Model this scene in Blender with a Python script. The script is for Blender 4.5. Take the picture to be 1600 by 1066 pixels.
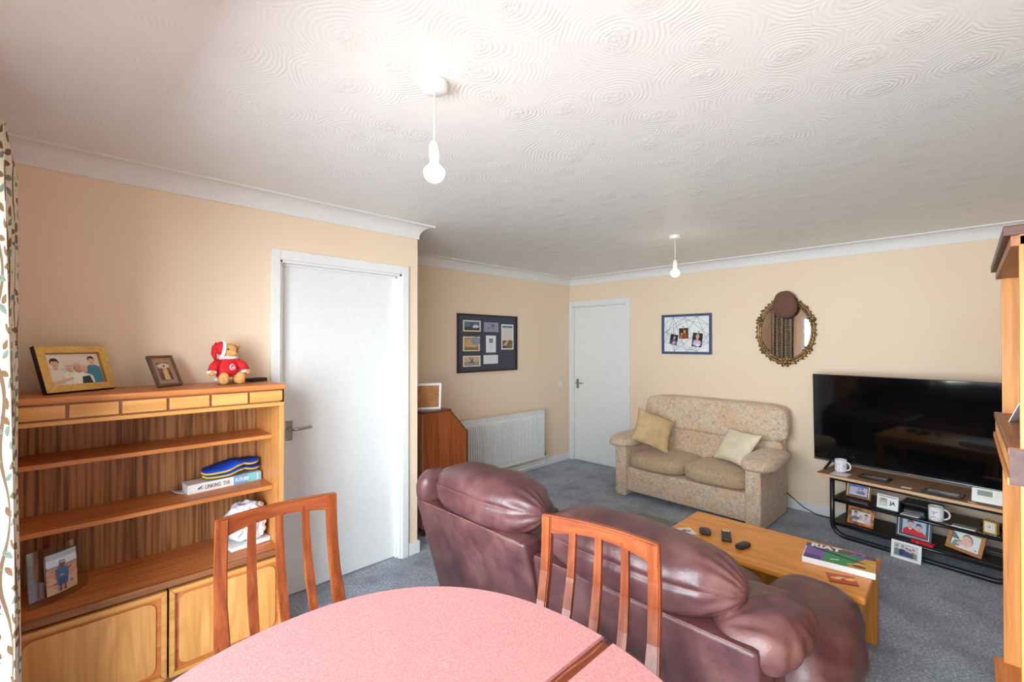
import bpy, bmesh, math, random
from math import sin, cos, pi, radians as R
from mathutils import Vector, Matrix, noise
for o in list(bpy.data.objects): bpy.data.objects.remove(o)
random.seed(4)
S = bpy.context.scene
C = S.collection

# ------------------------------------------------------------------ camera, light, exposure
CAMZ, F, CY0 = 1.51, 711.1, 537.0
cam = bpy.data.cameras.new('camera'); cam.lens = 16; cam.sensor_width = 36; cam.clip_start = .02
co = bpy.data.objects.new('camera', cam); C.objects.link(co)
co.location = (0, 0, CAMZ); co.rotation_euler = (R(90.32), 0, R(-45)); S.camera = co
w = bpy.data.worlds.new('daylight'); S.world = w; w.use_nodes = True
w.node_tree.nodes['Background'].inputs[0].default_value = (.80, .90, 1, 1)
w.node_tree.nodes['Background'].inputs[1].default_value = .9
def area(name, loc, rot, sx, sy, power, col):
    l = bpy.data.lights.new(name, 'AREA'); l.shape = 'RECTANGLE'; l.size = sx; l.size_y = sy
    l.energy = power; l.color = col
    o = bpy.data.objects.new(name, l); C.objects.link(o); o.location = loc; o.rotation_euler = rot
area('window_left_offscreen', (-3.0, .60, 1.85), (0, R(-90), 0), 3.6, 10.0, 2300, (.84, .92, 1))
BULB = 3.6
S.view_settings.view_transform = 'Standard'; S.view_settings.look = 'None'
S.view_settings.gamma = 1; S.view_settings.use_curve_mapping = False
S.view_settings.exposure = .26

# room numbers (metres; camera stands above the origin)
XW, XE, YN, YD, YB, XR, HC = -.25, 4.78, -.55, 2.82, 3.705, 1.85, 2.36

# ------------------------------------------------------------------ pixel -> place
def ray(px, py):
    u = (px - 800) / F; v = (CY0 - py) / F
    return Vector((.70711 * (1 + u), .70711 * (1 - u), v))
def on_z(px, py, z): d = ray(px, py); t = (z - CAMZ) / d.z; return Vector((0, 0, CAMZ)) + d * t
def on_x(px, py, x): d = ray(px, py); return Vector((0, 0, CAMZ)) + d * (x / d.x)
def on_y(px, py, y): d = ray(px, py); return Vector((0, 0, CAMZ)) + d * (y / d.y)

# ------------------------------------------------------------------ materials
def lin(c):
    r = []
    for v in c[:3]:
        v /= 255.; r.append(v / 12.92 if v <= .04045 else ((v + .055) / 1.055) ** 2.4)
    return (*r, 1)
class N:
    def __init__(s, name):
        s.m = bpy.data.materials.new(name); s.m.use_nodes = True; s.t = s.m.node_tree
        s.b = s.t.nodes['Principled BSDF']
    def n(s, typ, **k):
        x = s.t.nodes.new(typ)
        for a, v in k.items(): setattr(x, a, v)
        return x
    def l(s, a, b): s.t.links.new(a, b)
    def setv(s, node, **k):
        for a, v in k.items(): node.inputs[a].default_value = v
    def coords(s, scale=(1, 1, 1), rnd=True):
        tc = s.n('ShaderNodeTexCoord'); mp = s.n('ShaderNodeMapping'); mp.inputs['Scale'].default_value = scale
        if rnd:
            oi = s.n('ShaderNodeObjectInfo'); ad = s.n('ShaderNodeVectorMath', operation='ADD')
            mu = s.n('ShaderNodeMath', operation='MULTIPLY'); mu.inputs[1].default_value = 17.3
            s.l(oi.outputs['Random'], mu.inputs[0]); s.l(tc.outputs['Object'], ad.inputs[0]); s.l(mu.outputs[0], ad.inputs[1])
            s.l(ad.outputs[0], mp.inputs['Vector'])
        else: s.l(tc.outputs['Object'], mp.inputs['Vector'])
        return mp.outputs[0]
    def noise(s, vec, scale=5, detail=4, rough=.55, dist=0):
        x = s.n('ShaderNodeTexNoise'); s.l(vec, x.inputs['Vector'])
        s.setv(x, Scale=scale, Detail=detail, Roughness=rough, Distortion=dist); return x.outputs['Fac']
    def ramp(s, fac, stops):
        x = s.n('ShaderNodeValToRGB'); s.l(fac, x.inputs[0]); e = x.color_ramp.elements
        while len(e) < len(stops): e.new(.5)
        for i, (p, c) in enumerate(stops): e[i].position = p; e[i].color = lin(c)
        return x.outputs[0]
    def math(s, op, a, b=None, c=None):
        x = s.n('ShaderNodeMath', operation=op)
        for i, v in enumerate((a, b, c)):
            if v is None: continue
            if isinstance(v, (int, float)): x.inputs[i].default_value = v
            else: s.l(v, x.inputs[i])
        return x.outputs[0]
    def mix(s, f, a, b):
        x = s.n('ShaderNodeMix', data_type='RGBA')
        if isinstance(f, (int, float)): x.inputs[0].default_value = f
        else: s.l(f, x.inputs[0])
        for i, v in ((6, a), (7, b)):
            if isinstance(v, tuple): x.inputs[i].default_value = lin(v)
            else: s.l(v, x.inputs[i])
        return x.outputs[2]
    def bump(s, h, strength=.3, dist=.002):
        x = s.n('ShaderNodeBump'); x.inputs['Strength'].default_value = strength; x.inputs['Distance'].default_value = dist
        s.l(h, x.inputs['Height']); s.l(x.outputs[0], s.b.inputs['Normal'])
    def col(s, c):
        if isinstance(c, tuple): s.b.inputs['Base Color'].default_value = lin(c)
        else: s.l(c, s.b.inputs['Base Color'])
    def fin(s, rough=.5, metal=0, spec=.5, coat=0, sheen=0):
        s.setv(s.b, Roughness=rough, Metallic=metal)
        s.b.inputs['Specular IOR Level'].default_value = spec
        s.b.inputs['Coat Weight'].default_value = coat; s.b.inputs['Sheen Weight'].default_value = sheen
        return s.m
def plain(name, c, rough=.5, metal=0, spec=.5, coat=0, mottle=.06, ns=30, bump=0):
    k = N(name); v = k.coords(); f = k.noise(v, ns, 3)
    a = tuple(max(0, x * (1 - mottle)) for x in c); b = tuple(min(255, x * (1 + mottle)) for x in c)
    k.col(k.ramp(f, [(.3, a), (.7, b)]))
    if bump: k.bump(f, bump, .001)
    return k.fin(rough, metal, spec, coat)
def wood(name, dark, mid, light, axis='z', rough=.42, coat=.04, grain=1., rings=0):
    k = N(name)
    sc = {'x': (1.2, 22, 22), 'y': (22, 1.2, 22), 'z': (22, 22, 1.2)}[axis]
    v = k.coords(sc); f = k.noise(v, 2.2 * grain, 5, .6, .3)
    fine = k.noise(v, 9 * grain, 3, .6)
    c = k.ramp(f, [(.28, dark), (.5, mid), (.72, light)])
    c = k.mix(k.math('MULTIPLY', fine, .35), c, mid)
    if rings:
        sc2 = {'x': (.45, 3.2, 3.2), 'y': (3.2, .45, 3.2), 'z': (3.2, 3.2, .45)}[axis]
        g = k.noise(k.coords(sc2), 1.6, 1, .4)
        sn = k.math('SINE', k.math('MULTIPLY', g, rings))
        c = k.mix(k.math('MULTIPLY', k.math('POWER', k.math('ABSOLUTE', sn), 6), .38), c, dark)
    k.col(c); k.bump(fine, .06, .001)
    return k.fin(rough, 0, .34, coat)
m = {}
# surfaces
k = N('cream_wall_paint'); v = k.coords(rnd=False); f = k.noise(v, 140, 2); k.col(k.ramp(k.noise(v, 1.3, 2), [(.3, (238, 214, 187)), (.7, (240, 217, 192))]))
k.bump(f, .05, .001); m['wall'] = k.fin(.75, 0, .3)
k = N('swirled_plaster'); v = k.coords(rnd=False)
nz = k.n('ShaderNodeTexNoise'); k.l(v, nz.inputs['Vector']); k.setv(nz, Scale=5., Detail=2.)
sb = k.n('ShaderNodeVectorMath', operation='SCALE'); k.l(nz.outputs['Color'], sb.inputs[0]); sb.inputs['Scale'].default_value = .07
ad = k.n('ShaderNodeVectorMath', operation='ADD'); k.l(v, ad.inputs[0]); k.l(sb.outputs[0], ad.inputs[1])
vo = k.n('ShaderNodeTexVoronoi', voronoi_dimensions='2D'); k.l(ad.outputs[0], vo.inputs['Vector']); k.setv(vo, Scale=4.2)
d = vo.outputs['Distance']
rg = k.math('MULTIPLY', k.math('ADD', k.math('SINE', k.math('MULTIPLY', d, 100.)), 1.), .5)
amp = k.math('MULTIPLY', k.math('MAXIMUM', k.math('SUBTRACT', k.noise(v, 5.5, 3), .36), .0), 3.0)
core = k.math('SUBTRACT', 1., k.math('MINIMUM', k.math('MULTIPLY', d, 3.4), 1.))
blob = k.math('MULTIPLY', k.math('POWER', k.noise(v, 48, 4, .65, .8), 2.), k.math('MULTIPLY', core, 9.))
h = k.math('ADD', k.math('MULTIPLY', rg, amp), blob)
k.col((238, 236, 234)); k.bump(h, .34, .0034); m['ceiling'] = k.fin(.5, 0, .45)
m['white_paint'] = plain('white_gloss_paint', (232, 232, 232), .35, mottle=.01)
m['coving'] = plain('white_coving_paint', (232, 229, 227), .7, mottle=.01, spec=.3)
k = N('grey_carpet'); v = k.coords(rnd=False); a = k.math('MULTIPLY_ADD', k.noise(v, 75, 4, .8), .62, k.math('MULTIPLY', k.noise(v, 260, 2, .7), .38)); b = k.noise(v, 3.6, 5, .65)
c1 = k.ramp(a, [(.34, (80, 86, 98)), (.5, (158, 165, 180)), (.66, (232, 236, 244))])
k.col(k.mix(k.math('MULTIPLY', k.math('MAXIMUM', k.math('SUBTRACT', b, .42), 0.), 2.6), c1, (104, 109, 120))); k.bump(k.math('ADD', a, k.math('MULTIPLY', b, 1.5)), .6, .006); m['carpet'] = k.fin(.95, 0, .1, sheen=.2)
# woods
m['teak'] = wood('teak_veneer', (166, 94, 48), (204, 124, 66), (224, 150, 90), 'x')
m['teak_v'] = wood('teak_veneer_upright', (176, 108, 54), (208, 138, 76), (226, 164, 100), 'z')
m['teak_light'] = wood('pale_teak_front', (200, 132, 66), (222, 158, 88), (234, 178, 110), 'x', grain=.7)
m['teak_door'] = wood('pale_teak_door', (200, 132, 66), (224, 160, 90), (236, 182, 114), 'z', grain=.7, rings=46)
m['teak_dark'] = wood('brown_teak_edge', (118, 72, 44), (146, 92, 56), (170, 112, 70), 'x')
m['unit_wood'] = wood('orange_teak_panel', (172, 104, 50), (206, 134, 70), (226, 158, 90), 'z', grain=.8)
m['unit_edge'] = wood('purple_brown_edge', (66, 40, 38), (84, 52, 46), (100, 66, 56), 'x')
k = N('striped_veneer'); v = k.coords((1, .02, .02)); f = k.noise(v, 80, 2, .6); f2 = k.noise(v, 14, 2)
cc = k.ramp(f, [(.34, (92, 54, 32)), (.46, (146, 94, 56)), (.6, (186, 130, 84))]); k.col(k.mix(k.math('MULTIPLY', f2, .5), cc, (146, 98, 58))); m['stripe'] = k.fin(.5, 0, .35)
m['chair'] = wood('red_teak', (92, 40, 20), (128, 60, 30), (158, 84, 44), 'z', .33, .15)
m['chair_x'] = wood('red_teak_rail', (98, 44, 22), (134, 64, 33), (162, 88, 48), 'x', .33, .15)
m['mahog'] = wood('mahogany_panel', (92, 42, 18), (134, 66, 28), (158, 86, 40), 'z', .35, .3)
m['mahog_d'] = wood('mahogany_edge', (64, 32, 22), (92, 48, 32), (116, 66, 46), 'x', .33, .15)
m['mahog_b'] = wood('mahogany_back', (140, 86, 60), (172, 112, 80), (190, 130, 96), 'z')
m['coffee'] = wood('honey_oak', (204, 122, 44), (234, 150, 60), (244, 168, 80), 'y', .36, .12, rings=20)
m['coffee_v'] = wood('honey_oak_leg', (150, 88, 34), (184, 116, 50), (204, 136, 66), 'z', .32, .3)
m['stand_top'] = wood('brown_board', (132, 98, 74), (152, 114, 88), (166, 128, 100), 'x', .5, 0)
m['stand_edge'] = wood('pale_board_edge', (206, 160, 122), (220, 176, 138), (230, 190, 152), 'x', .5, 0)
m['burl'] = plain('burl_wood', (176, 112, 52), .3, mottle=.45, ns=38, coat=.3)
m['oak_frame'] = wood('orange_oak_frame', (158, 96, 34), (184, 118, 48), (204, 140, 66), 'x', .4)
m['brown_frame'] = plain('brown_frame', (92, 72, 60), .4, mottle=.12)
m['red_brown'] = plain('red_brown_frame', (104, 62, 42), .35, mottle=.15, coat=.3)
m['gold_line'] = plain('gold_line', (206, 176, 116), .3, .7)
m['gold_frame'] = plain('brushed_gold', (216, 170, 88), .42, .3, mottle=.06, ns=60)
k = N('antique_gilt'); v = k.coords(); f = k.noise(v, 55, 4); k.col(k.ramp(f, [(.3, (58, 40, 22)), (.5, (122, 92, 54)), (.7, (184, 150, 96))])); k.bump(f, .4, .003); m['gilt'] = k.fin(.38, .55)
m['cork'] = plain('brown_hardboard', (176, 120, 76), .8, mottle=.08)
# metals, plastics
m['chrome'] = plain('satin_chrome', (170, 168, 166), .25, 1, mottle=.03)
m['black_metal'] = plain('black_tube', (24, 25, 28), .28, 0, .6, mottle=.08)
m['black'] = plain('black_plastic', (20, 20, 22), .4, mottle=.1)
m['charcoal'] = plain('charcoal_plastic', (52, 50, 48), .45, mottle=.1)
m['screen'] = plain('dark_screen', (6, 7, 9), .06, 0, .62, .2, mottle=.02)
m['bezel'] = plain('silver_bezel', (120, 124, 130), .25, .9, mottle=.03)
m['white_pl'] = plain('white_plastic', (238, 238, 236), .35, mottle=.01)
m['cream_pl'] = plain('cream_plastic', (238, 226, 206), .4, mottle=.02)
m['lcd'] = plain('grey_display', (134, 146, 138), .3, mottle=.04)
m['white_frame'] = plain('white_frame', (240, 240, 242), .3, mottle=.01)
m['dark_frame'] = plain('black_frame', (34, 32, 34), .3, mottle=.1)
m['slate_frame'] = plain('slate_blue_frame', (70, 78, 92), .4, mottle=.08)
m['blue_frame'] = plain('navy_blue_frame', (62, 78, 112), .45, mottle=.06)
m['navy_mount'] = plain('navy_mount_board', (66, 68, 84), .6, mottle=.05)
m['china'] = plain('white_china', (240, 240, 244), .15, mottle=.01, coat=.4)
m['smoke'] = None
k = N('smoked_glass'); k.col((60, 62, 64)); k.b.inputs['Transmission Weight'].default_value = .75; k.b.inputs['IOR'].default_value = 1.3; m['smoke'] = k.fin(.05)
k = N('clear_glass'); k.col((240, 248, 246)); k.b.inputs['Transmission Weight'].default_value = 1; k.b.inputs['IOR'].default_value = 1.25; m['glass'] = k.fin(.02)
def thin(name, tint, refl):
    k = N(name); t = k.t; tr = k.n('ShaderNodeBsdfTransparent'); tr.inputs[0].default_value = (*tint, 1); gl = k.n('ShaderNodeBsdfGlossy'); gl.inputs['Roughness'].default_value = .02
    fr = k.n('ShaderNodeLayerWeight'); fr.inputs[0].default_value = .5; mx = k.n('ShaderNodeMixShader'); k.l(k.math('MULTIPLY_ADD', k.math('POWER', fr.outputs['Facing'], 4.), .5 * refl, .04 * refl), mx.inputs[0]); k.l(tr.outputs[0], mx.inputs[1]); k.l(gl.outputs[0], mx.inputs[2])
    t.nodes.remove(k.b); k.l(mx.outputs[0], t.nodes['Material Output'].inputs[0]); return k.m
m['pane'] = thin('window_glass', (.96, .98, .97), 1.); m['glass'] = thin('clear_glass', (.86, .92, .89), 1.6); m['smoke'] = thin('smoked_glass', (.30, .31, .31), 1.4)
k = N('mirror_glass'); k.col((240, 240, 240)); m['mirror'] = k.fin(.01, 1)
k = N('photo_print'); at = k.n('ShaderNodeVertexColor', layer_name='Col'); k.l(at.outputs[0], k.b.inputs['Base Color']); m['print'] = k.fin(.4, 0, .4)
k = N('lit_bulb'); k.col((255, 255, 255)); k.b.inputs['Emission Color'].default_value = (1, .86, .68, 1); k.b.inputs['Emission Strength'].default_value = BULB * 5; m['bulb'] = k.fin(.3)
# fabrics
k = N('burgundy_leather'); v = k.coords(); f = k.noise(v, 6, 5, .6); g = k.noise(v, 190, 2); h = k.noise(v, 17, 4, .6, 1.2)
c = k.ramp(f, [(.3, (70, 38, 41)), (.5, (93, 55, 57)), (.72, (118, 80, 75))])
k.col(c); k.bump(k.math('ADD', k.math('MULTIPLY', g, .25), k.math('MULTIPLY', h, 1.)), .28, .006)
k.l(k.math('MULTIPLY_ADD', f, .3, .24), k.b.inputs['Roughness']); m['leather'] = k.m; k.b.inputs['Specular IOR Level'].default_value = .62
m['leather_seam'] = plain('worn_leather_welt', (116, 74, 70), .5, mottle=.2)
def floral(name, base, l1, l2, warm):
    k = N(name); v = k.coords(rnd=False)
    nz = k.n('ShaderNodeTexNoise'); k.l(v, nz.inputs['Vector']); k.setv(nz, Scale=11., Detail=3.)
    sb = k.n('ShaderNodeVectorMath', operation='SCALE'); k.l(nz.outputs['Color'], sb.inputs[0]); sb.inputs['Scale'].default_value = .30
    ad = k.n('ShaderNodeVectorMath', operation='ADD'); k.l(v, ad.inputs[0]); k.l(sb.outputs[0], ad.inputs[1])
    def lines(sc, wd):
        x = k.n('ShaderNodeTexVoronoi', feature='DISTANCE_TO_EDGE'); k.l(ad.outputs[0], x.inputs['Vector']); k.setv(x, Scale=sc)
        return k.math('SUBTRACT', 1., k.math('MINIMUM', k.math('DIVIDE', x.outputs['Distance'], wd), 1.))
    wm = k.ramp(k.noise(v, 8, 2), [(.42, base), (.62, warm)])
    c = k.mix(k.math('MULTIPLY', lines(13, .06), .75), wm, l1)
    c = k.mix(k.math('MULTIPLY', k.math('MULTIPLY', lines(21, .07), k.noise(v, 5, 1)), .9), c, l2)
    k.col(c); k.bump(k.noise(v, 400, 2), .2, .001)
    return k.fin(.9, 0, .15, sheen=.2)
m['floral'] = floral('faded_floral_fabric', (222, 202, 176), (138, 140, 146), (192, 140, 114), (226, 190, 156))
m['seat_floral'] = floral('worn_floral_fabric', (200, 176, 142), (150, 142, 132), (178, 140, 114), (200, 168, 130))
m['beige_cushion'] = plain('beige_suede', (212, 180, 138), .9, mottle=.06, ns=12)
m['cream_cushion'] = plain('cream_suede', (236, 220, 194), .85, mottle=.04, ns=12)
k = N('rose_felt'); v = k.coords(rnd=False); f = k.noise(v, 170, 3, .7); g = k.noise(v, 5, 4)
c = k.ramp(f, [(.3, (156, 90, 89)), (.52, (184, 114, 112)), (.74, (208, 146, 143))]); k.col(k.mix(k.math('MULTIPLY', g, .5), c, (188, 122, 120)))
k.bump(f, .35, .002); m['felt'] = k.fin(.92, 0, .15, sheen=.25)
m['felt_edge'] = plain('felt_edge', (150, 84, 70), .9, mottle=.15)
k = N('leaf_print_curtain'); tc = k.n('ShaderNodeTexCoord'); mp = k.n('ShaderNodeMapping'); k.l(tc.outputs['UV'], mp.inputs[0])
vo = k.n('ShaderNodeTexVoronoi', voronoi_dimensions='2D'); k.l(mp.outputs[0], vo.inputs['Vector']); k.setv(vo, Scale=22., Randomness=.6)
sc = k.n('ShaderNodeVectorMath', operation='SCALE'); k.l(mp.outputs[0], sc.inputs[0]); sc.inputs['Scale'].default_value = 22.
sp = k.n('ShaderNodeVectorMath', operation='SCALE'); k.l(vo.outputs['Position'], sp.inputs[0]); sp.inputs['Scale'].default_value = 22.
df = k.n('ShaderNodeVectorMath', operation='SUBTRACT'); k.l(sc.outputs[0], df.inputs[0]); k.l(sp.outputs[0], df.inputs[1])
sx = k.n('ShaderNodeSeparateColor'); k.l(vo.outputs['Color'], sx.inputs[0])
rot = k.n('ShaderNodeVectorRotate', rotation_type='Z_AXIS'); k.l(df.outputs[0], rot.inputs['Vector']); k.l(k.math('MULTIPLY', sx.outputs[0], 6.28), rot.inputs['Angle'])
xy = k.n('ShaderNodeSeparateXYZ'); k.l(rot.outputs[0], xy.inputs[0])
ax = k.math('ABSOLUTE', xy.outputs[0]); ay = k.math('ABSOLUTE', xy.outputs[1])
leaf = k.math('LESS_THAN', k.math('ADD', k.math('MULTIPLY', k.math('MULTIPLY', ax, ax), 5.2), k.math('MULTIPLY', ay, 4.4)), .92)
wv = k.n('ShaderNodeTexWave', wave_type='BANDS', bands_direction='X'); k.l(mp.outputs[0], wv.inputs[0]); k.setv(wv, Scale=4.6, Distortion=7., Detail=0.)
wv.inputs['Detail Scale'].default_value = .6
vine = k.math('GREATER_THAN', wv.outputs[1], .965)
lc = k.mix(k.math('GREATER_THAN', sx.outputs[1], .5), (128, 98, 74), (126, 136, 124))
lc = k.mix(k.math('MULTIPLY', k.math('LESS_THAN', ay, .025), .5), lc, (90, 72, 56))
c = k.mix(vine, (214, 204, 184), (122, 98, 76)); k.col(k.mix(leaf, c, lc)); m['curtain'] = k.fin(.9, 0, .2)
k = N('brown_tweed'); v = k.coords(); f = k.noise(v, 240, 3, .7); k.col(k.ramp(f, [(.3, (74, 50, 40)), (.7, (140, 104, 86))])); k.bump(f, .5, .002); m['tweed'] = k.fin(.95, 0, .1)
m['fur'] = plain('tan_plush', (208, 154, 92), .95, mottle=.08, ns=90, bump=.6)
m['red_plush'] = plain('red_plush', (206, 26, 36), .8, mottle=.1, ns=60, bump=.3)
m['white_plush'] = plain('white_plush', (240, 236, 238), .95, mottle=.05, ns=90, bump=.8)
m['nose'] = plain('brown_nose', (92, 50, 34), .4)
m['bag'] = plain('white_polythene', (214, 216, 226), .3, mottle=.06, ns=9, bump=.5)
m['paper'] = plain('white_paper', (238, 238, 240), .6, mottle=.02)
m['blue'] = plain('blue_insole', (14, 72, 200), .7, mottle=.06)
m['yellow'] = plain('yellow_foam', (232, 200, 30), .6)
m['grey_foam'] = plain('dark_grey_foam', (60, 74, 84), .6)
m['mat'] = plain('olive_mat', (136, 138, 124), .9, mottle=.04)
m['string'] = plain('black_string', (50, 50, 54), .8)
m['peg'] = plain('wooden_peg', (206, 170, 124), .6)
m['hat_band'] = plain('dark_lining', (50, 38, 36), .8)

# ------------------------------------------------------------------ mesh helpers
def B(): return bmesh.new()
def box(bm, x0, x1, y0, y1, z0, z1, bev=0, seg=2, M4=None):
    t = bmesh.new(); bmesh.ops.create_cube(t, size=1)
    for v in t.verts: v.co = Vector(((x0 + x1) / 2 + v.co.x * (x1 - x0), (y0 + y1) / 2 + v.co.y * (y1 - y0), (z0 + z1) / 2 + v.co.z * (z1 - z0)))
    if bev: bmesh.ops.bevel(t, geom=t.edges[:], offset=bev, segments=seg, affect='EDGES', profile=.6)
    return join(bm, t, M4)
def join(bm, t, M4=None):
    mp = {}
    for v in t.verts: mp[v.index if False else v] = bm.verts.new(M4 @ v.co if M4 else v.co)
    for f in t.faces:
        try: nf = bm.faces.new([mp[v] for v in f.verts]); nf.smooth = f.smooth
        except ValueError: pass
    t.free(); return bm
def prism(bm, pts, a0, a1, plane='xz', bev=0):
    """polygon pts in a plane, extruded along the third axis from a0 to a1"""
    t = bmesh.new()
    def P(p, a): return {'xz': (p[0], a, p[1]), 'xy': (p[0], p[1], a), 'yz': (a, p[0], p[1])}[plane]
    v0 = [t.verts.new(P(p, a0)) for p in pts]; v1 = [t.verts.new(P(p, a1)) for p in pts]
    t.faces.new(v0); t.faces.new(v1)
    for i in range(len(pts)): t.faces.new((v0[i], v0[i - 1], v1[i - 1], v1[i]))
    bmesh.ops.recalc_face_normals(t, faces=t.faces[:])
    if bev: bmesh.ops.bevel(t, geom=t.edges[:], offset=bev, segments=2, affect='EDGES', profile=.6)
    return join(bm, t)
def lathe(bm, prof, seg=24, c=(0, 0, 0), caps=True):
    rings = []
    for r, z in prof: rings.append([bm.verts.new((c[0] + r * cos(2 * pi * i / seg), c[1] + r * sin(2 * pi * i / seg), c[2] + z)) for i in range(seg)])
    for a, b in zip(rings, rings[1:]):
        for i in range(seg): f = bm.faces.new((a[i], a[(i + 1) % seg], b[(i + 1) % seg], b[i])); f.smooth = True
    if caps:
        bm.faces.new(rings[0][::-1]); bm.faces.new(rings[-1])
    return bm
def tube(bm, pts, r, seg=8, closed=False, rads=None):
    pts = [Vector(p) for p in pts]; n = len(pts); rings = []; up = None
    for i, p in enumerate(pts):
        a = pts[i - 1] if (i or closed) else p; b = pts[(i + 1) % n] if (i < n - 1 or closed) else p
        t = (b - a).normalized()
        if up is None: up = t.orthogonal().normalized()
        up = (up - t * up.dot(t)).normalized(); s = t.cross(up); rr = rads[i] if rads else r
        rings.append([bm.verts.new(p + rr * (cos(2 * pi * j / seg) * up + sin(2 * pi * j / seg) * s)) for j in range(seg)])
    for i in range(n if closed else n - 1):
        a, b = rings[i], rings[(i + 1) % n]
        for j in range(seg): f = bm.faces.new((a[j], a[(j + 1) % seg], b[(j + 1) % seg], b[j])); f.smooth = True
    if not closed: bm.faces.new(rings[0][::-1]); bm.faces.new(rings[-1])
    return bm
def puff(bm, c, h, n=3., cuts=11, wr=0, wf=6, M4=None, fn=None, seed=0):
    t = bmesh.new(); bmesh.ops.create_cube(t, size=2); bmesh.ops.subdivide_edges(t, edges=t.edges[:], cuts=cuts, use_grid_fill=True)
    for v in t.verts:
        p = v.co.normalized(); r = (abs(p.x) ** n + abs(p.y) ** n + abs(p.z) ** n) ** (-1 / n); q = p * r
        if fn: q = fn(q)
        d = Vector((q.x * h[0], q.y * h[1], q.z * h[2]))
        if wr: d += p * wr * noise.noise(d * wf + Vector((seed, seed * 2.3, 0)))
        v.co = Vector(c) + d
    for f in t.faces: f.smooth = True
    return join(bm, t, M4)
def obj(name, bm, mat, parent=None, loc=None, smooth=None, rot=None):
    bmesh.ops.recalc_face_normals(bm, faces=bm.faces[:])
    me = bpy.data.meshes.new(name); bm.to_mesh(me); bm.free()
    me.materials.append(m[mat] if isinstance(mat, str) else mat)
    o = bpy.data.objects.new(name, me); C.objects.link(o)
    if smooth: me.polygons.foreach_set('use_smooth', [True] * len(me.polygons))
    if parent: o.parent = parent
    if loc: o.location = loc
    if rot: o.rotation_euler = rot
    return o
def bx(name, mat, parent, *a, bev=.002): return obj(name, box(B(), *a, bev=bev), mat, parent)
def tag(o, label, cat, group=None, kind=None):
    o['label'] = label; o['category'] = cat
    if group: o['group'] = group
    if kind: o['kind'] = kind
    return o
def thing(name, label, cat, loc=(0, 0, 0), rz=0, tilt=0, group=None, ry=0):
    o = bpy.data.objects.new(name, None); C.objects.link(o); o.empty_display_size = .05
    o.location = loc; o.rotation_euler = (tilt, ry, rz); return tag(o, label, cat, group)
def struct(name, bm, mat, smooth=None):
    o = obj(name, bm, mat, smooth=smooth); o['kind'] = 'structure'; return o
class Print:
    """flat print: coloured shapes on the x/z plane facing -y, clipped to its sheet"""
    def __init__(s, w, h, bg): s.w, s.h, s.L = w, h, []; s.rect(0, 0, 1, 1, bg)
    def poly(s, pts, c):
        P = [(x, y) for x, y in pts]
        for ax, lim, sg in ((0, 0, 1), (0, 1, -1), (1, 0, 1), (1, 1, -1)):
            Q = []
            for i in range(len(P)):
                a, b = P[i - 1], P[i]; ia, ib = sg * (a[ax] - lim) >= -1e-9, sg * (b[ax] - lim) >= -1e-9
                if ia != ib:
                    t = (lim - a[ax]) / (b[ax] - a[ax]); Q.append((a[0] + t * (b[0] - a[0]), a[1] + t * (b[1] - a[1])))
                if ib: Q.append(b)
            P = Q
            if len(P) < 3: return s
        s.L.append((P, c)); return s
    def rect(s, x0, y0, x1, y1, c):
        n = 12; return s.poly([(x0 + (x1 - x0) * i / n, y0) for i in range(n + 1)] + [(x1 - (x1 - x0) * i / n, y1) for i in range(n + 1)], c)
    def ell(s, cx, cy, rx, ry, c, a=0, n=16):
        q = s.h / s.w
        return s.poly([(cx + (rx * cos(t) * cos(a) - ry * sin(t) * sin(a)), cy + (rx * cos(t) * sin(a) + ry * sin(t) * cos(a))) for t in [2 * pi * i / n for i in range(n)]], c)
    def person(s, cx, top, hs, hair, skin, shirt, base=0, lean=0):
        """hs = head height as a share of the sheet height"""
        q = s.h / s.w; hw = hs * .38 * q; hy = top - hs / 2
        s.poly([(cx - 2.3 * hw, base), (cx - 2.2 * hw, hy - hs * .95), (cx - .9 * hw, hy - hs * .62), (cx + .9 * hw, hy - hs * .62), (cx + 2.2 * hw, hy - hs * .95), (cx + 2.3 * hw, base)], shirt)
        s.rect(cx - .45 * hw, hy - hs * .72, cx + .45 * hw, hy - hs * .3, tuple(v * .88 for v in skin))
        s.ell(cx + lean, hy + hs * .1, hw * 1.08, hs * .46, hair); s.ell(cx + lean, hy - hs * .05, hw * .9, hs * .43, skin)
        s.poly([(cx + lean - hw, hy + hs * .2), (cx + lean - hw * .7, hy + hs * .5), (cx + lean + hw * .7, hy + hs * .5), (cx + lean + hw, hy + hs * .2)], hair)
        for e in (-.38, .38): s.ell(cx + lean + e * hw, hy + hs * .02, hw * .13, hs * .03, (60, 44, 40))
        s.ell(cx + lean, hy - hs * .27, hw * .36, hs * .035, (176, 84, 80)); return s
    def build(s, name, parent, x=0, y=0, z=0, wrap=0, flat=False, bend=0):
        me = bpy.data.meshes.new(name); V, Fc, Cl = [], [], []
        for kx, (P, c) in enumerate(s.L):
            d = -.00012 * kx - .0002; i0 = len(V)
            for px, pz in P:
                X, Z = (px - .5) * s.w, pz * s.h
                if wrap: a = X / wrap; V.append(((wrap - d) * sin(a), -(wrap - d) * cos(a), Z))
                elif bend: V.append((X, d - bend * (1 - (2 * X / s.w) ** 2), Z))
                elif flat: V.append((X, Z - s.h / 2, -d))
                else: V.append((X, d, Z))
            Fc.append(list(range(i0, len(V)))); Cl.append(c)
        me.from_pydata(V, [], Fc); at = me.color_attributes.new('Col', 'FLOAT_COLOR', 'CORNER'); i = 0
        for p, c in zip(me.polygons, Cl):
            for _ in p.loop_indices: at.data[i].color = lin(c); i += 1
        me.materials.append(m['print']); o = bpy.data.objects.new(name, me); C.objects.link(o)
        o.parent = parent; o.location = (x, y, z); return o
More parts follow.
